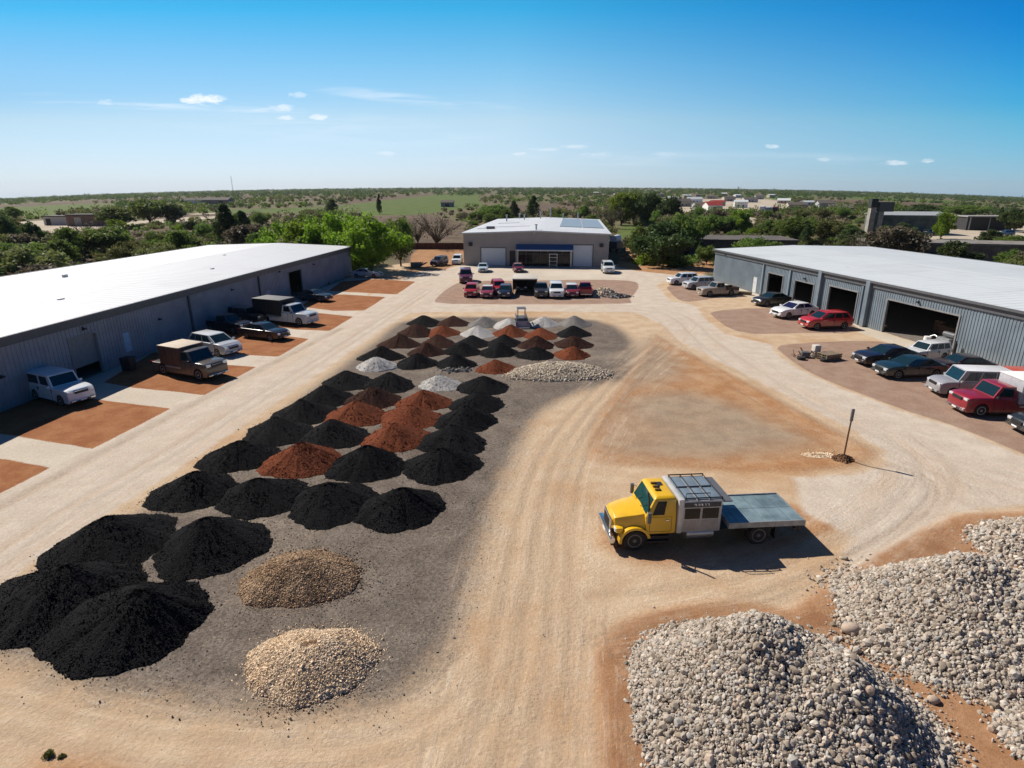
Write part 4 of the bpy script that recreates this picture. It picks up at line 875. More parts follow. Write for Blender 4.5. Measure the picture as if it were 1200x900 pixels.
for sd_ in (-1, 1):
    make_wheel(tk, FA, sd_ * .95, sd_, wr_, .27, M_hubw)
    make_wheel(tk, RX, sd_ * .98, sd_, wr_, .25, M_hubw); make_wheel(tk, RX, sd_ * .68, sd_, wr_, .25, M_hubw)

# ------------------------------------------------------------------ heaps
def ico(sub):
    bm = bmesh.new(); bmesh.ops.create_icosphere(bm, subdivisions=sub, radius=1); bm.verts.index_update()
    v = np.array([x.co[:] for x in bm.verts]); f_ = np.array([[q.index for q in p.verts] for p in bm.faces]); bm.free(); return v, f_
ICO1, ICO2 = ico(1), ico(2)
OCT = (np.array([(1, 0, 0), (-1, 0, 0), (0, 1, 0), (0, -1, 0), (0, 0, 1), (0, 0, -1)], float), np.array([(0, 2, 4), (2, 1, 4), (1, 3, 4), (3, 0, 4), (2, 0, 5), (1, 2, 5), (3, 1, 5), (0, 3, 5)]))
def rotm(n):
    q = rng.normal(size=(n, 4)); q /= np.linalg.norm(q, axis=1)[:, None]; w_, x, y, z = q.T
    return np.stack([1 - 2 * (y * y + z * z), 2 * (x * y - z * w_), 2 * (x * z + y * w_), 2 * (x * y + z * w_), 1 - 2 * (x * x + z * z), 2 * (y * z - x * w_), 2 * (x * z - y * w_), 2 * (y * z + x * w_), 1 - 2 * (x * x + y * y)], -1).reshape(n, 3, 3)
def stones(P_, sz, base, jit=0.22, flat=0.75):
    """many separate stone shapes at points P_ with radii sz; returns vertices, faces, a tone per vertex"""
    v, f_ = base; n = len(P_); k = len(v)
    Vv = v[None] * (1 + rng.normal(size=(n, k, 1)) * jit); Vv = Vv * rng.uniform(flat, 1.15, (n, 1, 3)) * sz[:, None, None]
    Vv = np.einsum('nij,nkj->nki', rotm(n), Vv) + P_[:, None]
    Ff = f_[None] + (np.arange(n) * k)[:, None, None]
    return Vv.reshape(-1, 3), Ff.reshape(-1, 3), np.repeat(rng.uniform(0, 1, n), k)
def heap_mat(name, c1, c2, c3, scale=22, bump=0.9, rough=0.95, spec=0.12):
    m = bpy.data.materials.new(name); m.use_nodes = True; t = NT(m.node_tree); b = t.n['Principled BSDF']; b.inputs['Roughness'].default_value = rough; b.inputs['Specular IOR Level'].default_value = spec
    p_ = t.new('ShaderNodeNewGeometry').outputs['Position']; at2 = t.new('ShaderNodeAttribute'); at2.attribute_name = 'tone'
    n1 = t.noise(scale, 4, 0.75, p_); n2 = t.noise(1.3, 4, 0.6, p_)
    vo = t.new('ShaderNodeTexVoronoi'); vo.inputs['Scale'].default_value = scale * .8; t.link(p_, vo.inputs['Vector'])
    c = t.mix(t.mr(n2, .3, .7), c1, c2); c = t.mix(t.math('MULTIPLY', t.mr(n1, .52, .66), .6), c, c3)
    tone = t.mr(at2.outputs['Fac'], 0, 1, .62, 1.32, False); c = t.mix(1.0, c, tone, 'MULTIPLY')
    t.link(c, b.inputs['Base Color'])
    bp = t.new('ShaderNodeBump'); bp.inputs['Strength'].default_value = bump; bp.inputs['Distance'].default_value = .06
    t.link(t.math('ADD', t.math('MULTIPLY', n1, .7), t.math('MULTIPLY', vo.outputs['Distance'], .8)), bp.inputs['Height']); t.link(bp.outputs[0], b.inputs['Normal'])
    return m
HM = dict(
 black=heap_mat('black_cinder', (.006, .006, .0075), (.010, .010, .0115), (.034, .032, .034), bump=1.0),
 brown=heap_mat('dark_brown_cinder', (.040, .018, .013), (.06, .026, .018), (.022, .014, .012)),
 red=heap_mat('red_cinder', (.165, .045, .02), (.215, .064, .028), (.075, .025, .014)),
 white=heap_mat('white_gravel', (.46, .44, .41), (.58, .56, .53), (.26, .25, .24)),
 grey=heap_mat('grey_gravel', (.19, .175, .165), (.25, .235, .22), (.09, .085, .08)),
 tan=heap_mat('tan_gravel', (.72, .54, .36), (.80, .63, .45), (.50, .35, .22)),
 brownt=heap_mat('brown_gravel', (.37, .25, .155), (.48, .34, .22), (.18, .11, .065)),
 earth=heap_mat('brown_earth', (.17, .09, .05), (.24, .14, .08), (.09, .05, .03)),
 buff=heap_mat('buff_gravel', (.56, .47, .36), (.66, .57, .45), (.34, .28, .21)))
M_rock = bpy.data.materials.new('river_stone'); M_rock.use_nodes = True
t = NT(M_rock.node_tree); b = t.n['Principled BSDF']; b.inputs['Roughness'].default_value = .85; b.inputs['Specular IOR Level'].default_value = .25
a2 = t.new('ShaderNodeAttribute'); a2.attribute_name = 'tone'; cr = t.new('ShaderNodeValToRGB'); t.link(a2.outputs['Fac'], cr.inputs[0])
cr.color_ramp.elements[0].color = (.20, .165, .13, 1); cr.color_ramp.elements[1].color = (.66, .60, .52, 1)
for p_, c_ in ((.25, (.36, .30, .235)), (.5, (.42, .37, .31)), (.62, (.40, .385, .36)), (.74, (.52, .46, .385)), (.82, (.42, .31, .235))):
    e = cr.color_ramp.elements.new(p_); e.color = (*c_, 1)
p_ = t.new('ShaderNodeNewGeometry').outputs['Position']
t.link(t.mix(t.math('MULTIPLY', t.mr(t.noise(14, 5, .7, p_), .45, .7), .4), cr.outputs[0], (.24, .19, .15)), b.inputs['Base Color'])
bp = t.new('ShaderNodeBump'); bp.inputs['Strength'].default_value = .35; bp.inputs['Distance'].default_value = .03; t.link(t.noise(30, 4, .7, p_), bp.inputs['Height']); t.link(bp.outputs[0], b.inputs['Normal'])

def mound(name, label, cat, c, rx, ry, h, m, res=1.0, chunk=0.035, nchunk=300, group=None, peak=0.16, rot=0.0, ridge=0.0, kindstone=OCT, shape=1.0, spill=0.10):
    """a poured heap: cone with a blunt top, uneven skirt and loose grains"""
    na = int(72 * res); nr = int(26 * res)
    ph = rng.uniform(0, 6.28, 6); aa = np.linspace(0, 2 * PI, na, endpoint=False); rr2 = np.linspace(0, 1, nr + 1)[1:]
    edgew = 1 + .05 * np.sin(2 * aa + ph[0]) + .05 * np.sin(3 * aa + ph[1]) + .03 * np.sin(7 * aa + ph[2]) + .018 * np.sin(17 * aa + ph[3]) + rng.normal(size=na) * .008
    def prof(r_):
        r_ = np.sqrt(r_ * r_ + peak * peak) - peak * r_ ** 3 * (np.sqrt(1 + peak * peak) - 1) / peak
        q = np.clip(1 - r_, 0, 1); z = q ** shape; return z
    z0 = prof(np.array([0.0]))[0]
    def hgt(x, y, r_):
        z = prof(r_) / z0 * h
        return z + (.036 * h * fbm(x * 1.6 + c[0] * 3, y * 1.6 + c[1] * 3, 1.6, 11) + .010 * rng.normal(size=x.shape)) * np.clip(1.12 - r_, 0, 1)
    Ra, Aa = np.meshgrid(rr2, aa, indexing='ij'); Ew = np.broadcast_to(edgew, Ra.shape)
    x = Ra * Ew * np.cos(Aa) * rx; y = Ra * Ew * np.sin(Aa) * ry
    if ridge: x = x + ridge * (1 - Ra) * rx           # the tip pulled to one side
    z = hgt(x, y, Ra); z[-1] = -.05
    Vv = np.concatenate([[(ridge * rx, 0, h)], np.column_stack([x.ravel(), y.ravel(), z.ravel()])])
    Ff = []; 
    i0 = 1 + np.arange(nr * na).reshape(nr, na); i1 = np.roll(i0, -1, 1)
    tri = np.concatenate([np.column_stack([np.zeros(na, int), i0[0], i1[0]])] + [np.concatenate([np.column_stack([i0[k], i0[k + 1], i1[k + 1]]), np.column_stack([i0[k], i1[k + 1], i1[k]])]) for k in range(nr - 1)])
    tone = np.full(len(Vv), .5)
    if nchunk:
        q = np.sqrt(rng.uniform(0.02, 1, nchunk)) * (1 + (rng.uniform(0, 1, nchunk) < .25) * rng.exponential(spill, nchunk)); th = rng.uniform(0, 2 * PI, nchunk)
        ew = np.interp(th, aa, edgew, period=2 * PI); xx = q * ew * np.cos(th) * rx; yy2 = q * ew * np.sin(th) * ry
        xx = xx + ridge * rx * np.clip(1 - q, 0, 1)
        zz = np.where(q < 1, prof(np.minimum(q, 1)) / z0 * h, 0)
        sv, sf, stn = stones(np.column_stack([xx, yy2, zz + chunk * .25]), chunk * rng.lognormal(0, .35, nchunk), kindstone)
        tri = np.concatenate([tri, sf + len(Vv)]); Vv = np.concatenate([Vv, sv]); tone = np.concatenate([tone, stn])
    ca, sa = math.cos(rot), math.sin(rot); Vv[:, :2] = Vv[:, :2] @ np.array([[ca, sa], [-sa, ca]])
    o = raw(name, Vv, tri, m, {'tone': tone}, smooth=True); o.location = (c[0], c[1], 0)
    o.data.set_sharp_from_angle(angle=R(60))
    return tag(o, label, cat, group)
ORD = ['first', 'second', 'third', 'fourth', 'fifth', 'sixth']
CN = dict(black='black cinder', brown='dark brown cinder', red='rust red cinder', white='white gravel', grey='grey gravel')
ROWS = [  # (row phrase, width px, [(peak x, peak y, colour)])
 ('front row, nearest the camera', 205, [(75, 664, 'black', 170, .15), (168, 687, 'black', 200, .33)]),
 ('second row from the front', 158, [(122, 607, 'black', 138), (239, 609, 'black', 143)]),
 ('third row from the front', 110, [(228, 552, 'black'), (300, 558, 'black'), (383, 565, 'black'), (471, 573, 'black')]),
 ('fourth row from the front', 96, [(279, 515, 'black'), (352, 520, 'red'), (430, 524, 'black'), (516, 525, 'black')]),
 ('fifth row from the front', 86, [(322, 488, 'black'), (388, 492, 'black'), (461, 495, 'red'), (531, 499, 'black')]),
 ('sixth row from the front', 77, [(353, 469, 'black'), (418, 470, 'red'), (479, 473, 'red'), (546, 477, 'black')]),
 ('seventh row from the front', 69, [(379, 452, 'black'), (436, 454, 'brown'), (497, 456, 'red'), (559, 458, 'black')]),
 ('eighth row from the front', 62, [(405, 434, 'black'), (457, 437, 'black'), (514, 438, 'white', 56), (567, 440, 'black')]),
 ('ninth row from the front', 52, [(447, 406, 'black'), (489, 414, 'black'), (534, 415, 'black'), (580, 420, 'red')]),
 ('tenth row from the front', 48, [(469, 392, 'brown'), (500, 402, 'brown'), (542, 401, 'black'), (586, 402, 'black'), (629, 405, 'black'), (672, 405, 'red')]),
 ('eleventh row from the front', 46, [(487, 380, 'brown'), (513, 392, 'brown'), (553, 392, 'black'), (591, 392, 'black'), (629, 394, 'brown'), (673, 393, 'brown')]),
 ('twelfth row from the front', 44, [(519, 380, 'red'), (560, 381, 'white'), (599, 381, 'red'), (634, 383, 'red'), (672, 381, 'black')]),
 ('last row by the cross road', 42, [(496, 369, 'black'), (531, 369, 'brown'), (567, 370, 'grey'), (597, 372, 'white'), (638, 370, 'white'), (673, 370, 'grey')])]
for rp, wd, items in ROWS:
    for j, it in enumerate(items):
        w_ = it[3] if len(it) > 3 else wd
        h_ = 1.0; c0 = None
        for _ in range(4):
            c0 = at(it[0], it[1], h_); rad = w_ / ppm(*c0) / 2 * 1.0; h_ = rad * .50
        skew = it[4] if len(it) > 4 else rng.uniform(-.1, .1)
        c0 = (c0[0] - skew * rad, c0[1])
        near_ = c0[1] < 30
        mound('cinder_heap' if it[2] not in ('white', 'grey') else 'gravel_heap', f'{CN[it[2]]} heap, {ORD[j]} from the left in the {rp}', 'heap', c0, rad * rng.uniform(.94, 1.05), rad * rng.uniform(.84, 1.0), h_ * rng.uniform(.88, 1.08), HM[it[2]],
              2.0 if near_ else (1.2 if c0[1] < 60 else .8), .02 if near_ else .026, 5200 if c0[1] < 20 else (2600 if near_ else (800 if c0[1] < 55 else 160)), 'heaps of cinder and gravel laid out in rows', peak=rng.uniform(.05, .14), spill=.06, shape=1.12, ridge=skew)
mound('gravel_heap', 'small pale gravel heap in the gap between the two blocks of black heaps', 'heap', at(441, 430), 1.7, 1.6, .85, HM['white'], 1, .03, 400)
c0 = at(352, 678); mound('gravel_heap', 'low tan gravel heap beside the large black heaps, the farther of the two', 'heap', c0, 2.1, 1.85, .82, HM['brownt'], 2, .019, 15000, kindstone=ICO1, peak=.32, shape=.85, spill=.12)
c0 = at(365, 777); mound('gravel_heap', 'pale tan gravel heap nearest the camera, rounder and paler', 'heap', c0, 1.95, 1.65, .78, HM['tan'], 2, .019, 17000, kindstone=ICO1, peak=.4, shape=.85, spill=.12)
c0 = at(655, 437); mound('gravel_bank', 'long low bank of buff gravel at the end of the red heaps', 'heap', c0, 4.3, 2.3, .75, HM['buff'], 1.3, .045, 8000, kindstone=ICO1, peak=.5, shape=.7, spill=.05)
c0 = at(402, 437); mound('rubble_heap', 'scatter of grey rubble before the black heap beside the red one', 'heap', at(535, 434), 1.3, .6, .16, HM['grey'], .8, .08, 120, kindstone=ICO1, spill=.3)
c0 = at(707, 346); mound('rubble_heap', 'heap of pale broken stone at the end of the row of cars', 'heap', c0, 2.2, 1.5, 1.05, HM['buff'], 1, .12, 500, kindstone=ICO1, shape=.9)
c0 = at(724, 348); mound('rubble_heap', 'low brown rubble beside the pale broken stone', 'heap', c0, 1.6, 1.2, .5, HM['grey'], .8, .1, 160, kindstone=ICO1)
# river stone piles: a core and thousands of stones in one heap
def rock_pile(label, c, rx, ry, h, n, smin, smax, rot=0.0, top=((0, 0, 1.0),), flatr=.25):
    o = thing('stone_pile', label, 'stone pile', (c[0], c[1], 0), rot, 'piles of river stone')
    def hz(x, y):
        x2, y2 = x / rx, y / ry; out = None
        for px_, py_, hf in top:              # each summit: a cone from its tip to the outline of the pile
            bx_, by_ = x2 - px_, y2 - py_; A_ = bx_ ** 2 + by_ ** 2 + 1e-9; B_ = px_ * bx_ + py_ * by_; C_ = px_ ** 2 + py_ ** 2 - 1
            tt = (-B_ + np.sqrt(np.maximum(B_ * B_ - A_ * C_, 0))) / A_; f_ = np.clip(1 / np.maximum(tt, 1e-6), 0, 1)
            q = np.sqrt(f_ * f_ + flatr ** 2) - flatr; q = q / (math.sqrt(1 + flatr ** 2) - flatr); z_ = hf * (1 - q)
            out = z_ if out is None else .5 * (out + z_ + np.sqrt((out - z_) ** 2 + .004))
        return h * np.maximum(out - .03, 0) * (1 + .08 * fbm(x * .9, y * .9, 1.0, 21)) + .06 * fbm(x, y, 2.4, 5) * np.clip(out, 0, 1)
    gxx = np.linspace(-rx, rx, 70); gyy = np.linspace(-ry, ry, 70); GXX, GYY = np.meshgrid(gxx, gyy)
    rr_2 = (GXX / rx) ** 2 + (GYY / ry) ** 2; ZZ2 = np.where(rr_2 < 1, hz(GXX, GYY) - .12, -.2)
    jj = np.arange(4900).reshape(70, 70); fq = np.column_stack([jj[:-1, :-1].ravel(), jj[:-1, 1:].ravel(), jj[1:, 1:].ravel(), jj[1:, :-1].ravel()])
    fq = fq[(rr_2.ravel()[fq] < 1.02).all(1)]
    raw('core', np.column_stack([GXX.ravel(), GYY.ravel(), ZZ2.ravel()]), fq, HM['grey'], {'tone': np.full(4900, .2)}, True, o)
    q = np.sqrt(rng.uniform(0, 1, n)); q = np.where(rng.uniform(0, 1, n) < .035, 1 + rng.exponential(.05, n), q); th = rng.uniform(0, 2 * PI, n)
    ew = 1 + .04 * np.sin(3 * th + 1) + .03 * np.sin(5 * th + 2)
    x = q * ew * np.cos(th) * rx; y = q * ew * np.sin(th) * ry
    sz = np.clip(smin * rng.lognormal(0.1, .42, n), smin * .5, smax)
    z = np.where(q < .99, hz(x, y), 0.0) + sz * rng.uniform(-.1, .55, n)
    big = sz > smin * 1.35
    for sel, base in ((big, ICO2), (~big, ICO1)):
        sv, sf, tn = stones(np.column_stack([x, y, z])[sel], sz[sel], base, .10 if base is ICO2 else .19, .5)
        s_ = raw('stone_mass', sv, sf, M_rock, {'tone': tn}, smooth=True, parent=o); s_.data.set_sharp_from_angle(angle=R(28)); tag(s_, kind='stuff')
    return o
rock_pile('great grey stone pile in the foreground with a shadowed crest', (7.35, 13.2), 4.2, 3.7, 2.45, 44000, .034, .14, R(-10), [(-.08, .22, 1.0), (.38, -.02, .86)], .09)
rock_pile('broad stone pile behind the boulder, second largest of the stone piles', (15.6, 16.4), 4.7, 3.3, 2.35, 42000, .036, .14, R(-14), [(-.05, .25, 1.0), (.42, .12, .95)], .09)
rock_pile('stone pile farthest from the camera, cut by the picture edge', (22.5, 21.2), 3.5, 2.1, 1.35, 13000, .045, .14, R(-5), [(0, 0, 1.0)])
rock_pile('low stone pile in the bottom corner beside the great pile', (15.4, 12.0), 2.35, 1.5, .55, 9000, .042, .13, 0, [(0, 0, 1.0)])
def boulder(x, y, r_, label):
    c = at(x, y); v, f_ = ICO2; vv = v * r_ * np.array([1.3, .9, .8]) * (1 + rng.normal(size=(len(v), 1)) * .06)
    o = raw('boulder', vv, f_, M_rock, {'tone': np.full(len(v), .8)}, True); o.location = (c[0], c[1], r_ * .5); return tag(o, label, 'boulder')
boulder(997, 741, .26, 'single brown boulder at the foot of the broad stone pile')
boulder(1093, 822, .14, 'single pale cobble on the bare earth between two stone piles')
boulder(392, 745, .07, 'pale cobble lying between the two tan gravel heaps')
# loose pebbles shed over the yard
gl_ = Z['gravel'][0]; n = 60000; yq = 11 * (48 / 11) ** rng.uniform(0, 1, n); xq = rng.uniform(-1, 1, n) * 20 - 2
dq = sdf(gl_, xq, yq) + rng.normal(size=n) * .8; k = (dq > .3) | (rng.uniform(0, 1, n) < .0006); xq, yq = xq[k][:21000], yq[k][:21000]
sv, sf, tn = stones(np.column_stack([xq, yq, np.full(len(xq), .006)]), np.clip(rng.lognormal(-4.3, .42, len(xq)), .006, .05), OCT)
tag(raw('loose_pebbles', sv, sf, HM['grey'], {'tone': tn * .8}), kind='stuff')

# ------------------------------------------------------------------ smaller things of the yard
c0 = at(988, 539)
t_ = thing('sign_post', 'leaning steel post with a narrow plate, planted in a small stone heap', 'post', (c0[0], c0[1], 0), R(15))
m = MB(); m.tube([(0, 0, -.05), (.02, 0, 1.5), (.07, 0, 2.85)], [.045, .042, .04], 8); m.build('pole', M_rust, t_, 40)
MB().cbox(-.02, .13, -.05, .05, 2.25, 2.95, .03).build('plate', mat('plate_grey', (.12, .12, .125), .5, .3), t_, 40)
mound('earth_heap', 'small brown heap of earth round the foot of the steel post', 'heap', (c0[0], c0[1]), .62, .5, .3, HM['earth'], 1, .04, 200, kindstone=ICO1, spill=.15)
mound('gravel_heap', 'scattered pale stones on the orange earth beside the steel post', 'heap', at(958, 533), 1.0, .4, .03, HM['tan'], 1, .025, 160, kindstone=ICO1, spill=.3)
# skip loader parked among the far heaps
c0 = at(611, 382)
t_ = thing('skid_loader', 'dark compact loader with an open cage behind the white gravel heap', 'loader', (c0[0], c0[1], 0), R(-85)); t_.scale = (.85, .85, .85)
MB().cbox(-1.2, .7, -.55, .55, .45, 1.15, .08).build('body', M_trim, t_, 40)
m = MB()
for x in (-.75, .45):
    for y in (-.5, .44): m.box(x, x + .06, y, y + .06, 1.15, 2.25)
m.box(-.8, .56, -.54, .54, 2.252, 2.32); m.build('cage', M_trim, t_)
m = MB(); m.add([(1.1, -.85, .15), (1.1, .85, .15), (1.85, .85, .12), (1.85, -.85, .12), (1.05, -.85, .85), (1.05, .85, .85)], [(0, 1, 2, 3), (0, 4, 5, 1), (0, 3, 4), (1, 5, 2)])
m.build('bucket', M_steel, t_)
for s_ in (-1, 1):
    MB().tube([(-1.0, s_ * .66, 1.35), (.7, s_ * .66, 1.1), (1.1, s_ * .66, .45)], .08, 6).build('lift_arm', M_trim, t_)
    for x in (-.75, .35): make_wheel(t_, x, s_ * .68, s_, .42, .24)
# carport on the island
c0 = at(615, 345)
t_ = thing('carport', 'low carport with a pale flat roof and black open front in the island row', 'carport', (c0[0], c0[1], 0), R(-2))
MB().cbox(-1.75, 1.75, -.2, 4.4, 2.05, 2.22, .03).build('roof', mat('pale_carport_roof', (.50, .46, .40), .7), t_, 40)
for x in (-1.7, 1.6):
    for y in (-.1, 4.2): MB().box(x, x + .1, y, y + .1, 0, 2.048).build('post', M_black, t_)
MB().box(-1.6, 1.6, 4.22, 4.27, .02, 2.04).build('back_panel', M_black, t_)
for x in (-1.68, 1.64): MB().box(x, x + .04, .01, 4.19, .3, 2.04).build('side_panel', M_black, t_)
c1 = at(612, 343)
car('hatch', (c1[0] - .1, c1[1] + 2.2), -90, (.03, .03, .035), 'dark car in the shade under the carport roof', 'car', L=3.9, sc=.95)
# junk heap on the right island: pallets, a tyre, a white block, an old engine frame
jx, jy = at(957, 420)
def at_j(dx, dy): return (jx + dx, jy + dy, .01)
t_ = thing('pallet_stack', 'stack of weathered pallets lying on the gravel island', 'pallets', at_j(.9, -.3), R(20))
for k in range(3):
    m = MB()
    for j in range(6): m.box(-.85 + j * .29, -.64 + j * .29, -.55, .55, .14 + k * .2, .17 + k * .2)
    for y in (-.55, -.05, .45): m.box(-.85, .85, y, y + .1, .02 + k * .2, .138 + k * .2)
    m.build('pallet', M_wood, t_)
t_ = thing('concrete_block', 'upright pale concrete block among the scrap on the gravel island', 'block', at_j(.15, .6), R(10))
MB().cbox(-.3, .3, -.25, .25, 0, 1.05, .05).build('block', mat('pale_block', (.55, .52, .47), .9), t_, 40)
t_ = thing('scrap_metal', 'tangle of rusted bars and an engine block beside the pallets', 'scrap', at_j(-.9, .4), R(-12))
m = MB()
for k in range(14):
    a = Vector((rng.uniform(-.9, .7), rng.uniform(-.6, .6), rng.uniform(.04, .2))); b_ = a + Vector((rng.uniform(-.7, .7), rng.uniform(-.5, .5), rng.uniform(.05, .55))); m.tube([a, b_], rng.uniform(.025, .06), 6)
m.build('bars', M_rust, t_)
MB().cbox(-.3, .35, -.3, .25, .03, .5, .05).build('engine_block', M_trim, t_, 40)
for k, (dx, dy) in enumerate(((-1.5, -.3), (.2, -.9))):
    o = MB().lathe_y([(.2, -.11), (.33, -.11), (.36, -.05), (.36, .05), (.33, .11), (.2, .11)], 0, 0, 0, 20).build('tyre', M_rubber, None, 40)
    o.location = at_j(dx, dy)[:2] + (.13,); o.rotation_euler = (PI / 2, 0, 0); tag(o, ['worn tyre lying at the outer end of the scrap', 'worn tyre lying in front of the pallets'][k], 'tyre')
# things in and before the wide bay, in the wall frame of the right warehouse
def in_wr(yw, inside, z=.07):
    lx_, ly = rx_(yw), -inside
    return (38.14 + lx_ * math.cos(RA) - ly * math.sin(RA), 60.74 + lx_ * math.sin(RA) + ly * math.cos(RA), z)
t_ = thing('compressor', 'pale grey workshop machine just inside the wide bay', 'machine', in_wr(53.0, .2), RA)
MB().cbox(-.9, .5, -.5, .5, .35, 1.15, .06).build('body', M_steel, t_, 40)
MB().tube([(-1.0, 0, 1.45), (.2, 0, 1.45)], .24, 14).build('tank', M_trim, t_, 40)
m = MB()
for x in (-.8, .35):
    for y in (-.4, .33): m.box(x, x + .08, y, y + .08, 0, .35)
m.build('leg', M_black, t_); MB().tube([(.5, .1, .9), (1.1, .1, 1.1), (1.5, .2, .9)], .05, 6).build('pipe', M_steel, t_, 40)
t_ = thing('white_drum', 'white drum standing at the mouth of the wide bay', 'drum', in_wr(54.5, -.2, .03))
MB().tube([(0, 0, 0), (0, 0, .9)], .3, 16).tube([(0, 0, .3), (0, 0, .34)], .315, 16).tube([(0, 0, .6), (0, 0, .64)], .315, 16).build('drum', M_white, t_, 40)
for k, (yw, d_, w_, h_, lb) in enumerate(((58.6, 5.0, .5, 1.3, 'narrow brown cabinet deep in the wide bay'), (57.2, 4.6, .9, 1.0, 'low brown workbench deep in the wide bay'), (56.4, 5.4, .6, 1.6, 'tall brown tool chest deep in the wide bay'))):
    t_ = thing('tool_cabinet', lb, 'cabinet', in_wr(yw, d_), RA)
    MB().cbox(-w_, w_, -.3, .3, .08, h_, .03).build('carcass', M_wood, t_, 40)
    for j in range(3): MB().box(-w_ + .05, w_ - .05, .301, .315, .14 + j * h_ * .29, .10 + (j + 1) * h_ * .29).build('drawer', M_rust, t_)
t_ = thing('gas_cylinder', 'dark gas cylinder leaning by the edge of the wide bay', 'cylinder', in_wr(51.2, -.45, .02), 0)
MB().tube([(0, 0, 0), (0, 0, 1.0), (0, 0, 1.15), (0, 0, 1.3)], [.14, .14, .08, .05], 12).build('bottle', M_black, t_, 40)
car('hatch', at(1180, 455), 177, (.50, .075, .04), 'orange red hatchback squeezed between the grey van and the crimson truck', 'car', L=4.4)
# by the left wall
t_ = thing('air_unit', 'dark air conditioning unit against the left warehouse wall near the crew truck', 'air unit', (at(16, 470)[0] + .35, at(16, 470)[1], 0), LA)
MB().cbox(-.5, .5, -.5, .15, .06, 1.25, .04).build('casing', M_trim, t_, 40); MB().lathe_y([(.38, -.52), (.38, -.505)], 0, 0, .66, 20).build('fan_guard', M_black, t_)
t_ = thing('rubbish_bin', 'black bin by the pale blue board on the left warehouse wall', 'bin', (at(143, 434)[0] + .3, at(143, 434)[1], 0), LA)
MB().box(-.35, .35, -.7, .0, .05, 1.05, top=(-.04, -.04)).build('bin', M_black, t_); MB().cbox(-.42, .42, -.78, .06, 1.053, 1.13, .02).build('lid', M_black, t_, 40)
t_ = thing('scrap_crate', 'heap of grey scrap sheet on the red earth left of the workshop', 'scrap', (*at(489, 313), 0), .3)
m = MB()
for k in range(9):
    a = Vector((rng.uniform(-1.2, .6), rng.uniform(-.8, .5), rng.uniform(0, .5))); b_ = a + Vector((rng.uniform(.8, 1.6), rng.uniform(-.3, .4), rng.uniform(.2, .9))); m.tube([a, b_], .09, 6)
m.cbox(-1.2, .5, -.6, .5, .05, .9, .1); m.build('sheets', mat('scrap_grey', (.16, .17, .15), .8, .2, .3, 4), t_)
t_ = thing('timber_bundle', 'brown timber bundle at the foot of the bay warehouse end wall', 'timber', (*at(870, 345), 0), R(150))
m = MB()
for k in range(6): m.box(-1.2, 1.3 + .1 * (k % 3), -.4 + (k % 3) * .28, -.16 + (k % 3) * .28, .05 + (k // 3) * .2, .22 + (k // 3) * .2)
m.build('planks', M_wood, t_)
# machinery behind the workshop corner
wx, wy, _ = place_wc(31.5, 30)
t_ = thing('tank_trailer', 'dark trailer with a white tank behind the workshop corner', 'trailer', (wx, wy, 0), R(60))
MB().cbox(-4, 3.2, -1.2, 1.2, 1.0, 2.6, .15).build('body', M_trim, t_, 40); MB().tube([(-3.6, 0, 3.1), (-.5, 0, 3.1)], .9, 16).build('tank', M_white, t_, 40)
for s_ in (-1, 1):
    for x in (-2.4, 1.8): make_wheel(t_, x, s_ * 1.0, s_, .5, .3)
MB().tube([(3.0, 0, 1.8), (4.6, 0, 3.2), (5.6, 0, 2.0)], .14, 8).build('boom', M_rust, t_, 40)
t_ = thing('retaining_wall', 'low rusty brown wall closing the red earth left of the workshop', 'wall', (0, 0, 0))
a, b_ = at(482, 292), at(545, 292)
m = MB(); L_ = math.hypot(b_[0] - a[0], b_[1] - a[1]); m.box(0, L_, -.15, .15, -.1, 1.5); 
for k in range(int(L_ / 1.2)): m.box(k * 1.2, k * 1.2 + .12, -.2, -.152, 0, 1.55)
o = m.build('wall', mat('rust_wall', (.10, .042, .026), .9, 0, .3, 1.5), t_); t_.location = (*a, 0); t_.rotation_euler = (0, 0, math.atan2(b_[1] - a[1], b_[0] - a[0]))
# ------------------------------------------------------------------ the country beyond
def gz(x, y): return float(swell(np.array([float(x)]), np.array([float(y)]))[0])
def block(name, label, cat, pxl, w_, d_, h_, wallm, roofm, rise=.6, ang=0.0, doors=(), parapet=False, group=None):
    x, y = at(*pxl); z = gz(x, y); t_ = thing(name, label, cat, (x, y, z), R(ang), group)
    m = MB(); m.box(-w_ / 2, w_ / 2, 0, d_, -.5, h_)
    if rise > 0 and not parapet:
        m.add([(-w_ / 2, 0, h_), (-w_ / 2, d_, h_), (-w_ / 2, d_ / 2, h_ + rise), (w_ / 2, 0, h_), (w_ / 2, d_, h_), (w_ / 2, d_ / 2, h_ + rise)], [(0, 1, 2), (3, 4, 5)])
    m.build('wall', wallm, t_)
    r = MB(); o_ = .35
    if parapet: r.box(-w_ / 2 - o_, w_ / 2 + o_, -o_, d_ + o_, h_ + .003, h_ + .35)
    else:
        v = [(sx_ * (w_ / 2 + o_), yy_, z_) for sx_ in (-1, 1) for yy_, z_ in ((-o_, h_ - .1), (d_ / 2, h_ + rise + .05), (d_ + o_, h_ - .1), (d_ + o_, h_ + .12), (d_ / 2, h_ + rise + .28), (-o_, h_ + .12))]
        r.add(v, [(0, 1, 2, 3, 4, 5), (6, 7, 8, 9, 10, 11)] + [(k, (k + 1) % 6, 6 + (k + 1) % 6, 6 + k) for k in range(6)])
    r.build('roof', roofm, t_)
    for xa, xb, za, zb_, nm, mm in doors:
        MB().box(xa, xb, -.06, -.003, za, zb_).build(nm, mm, t_)
    return t_
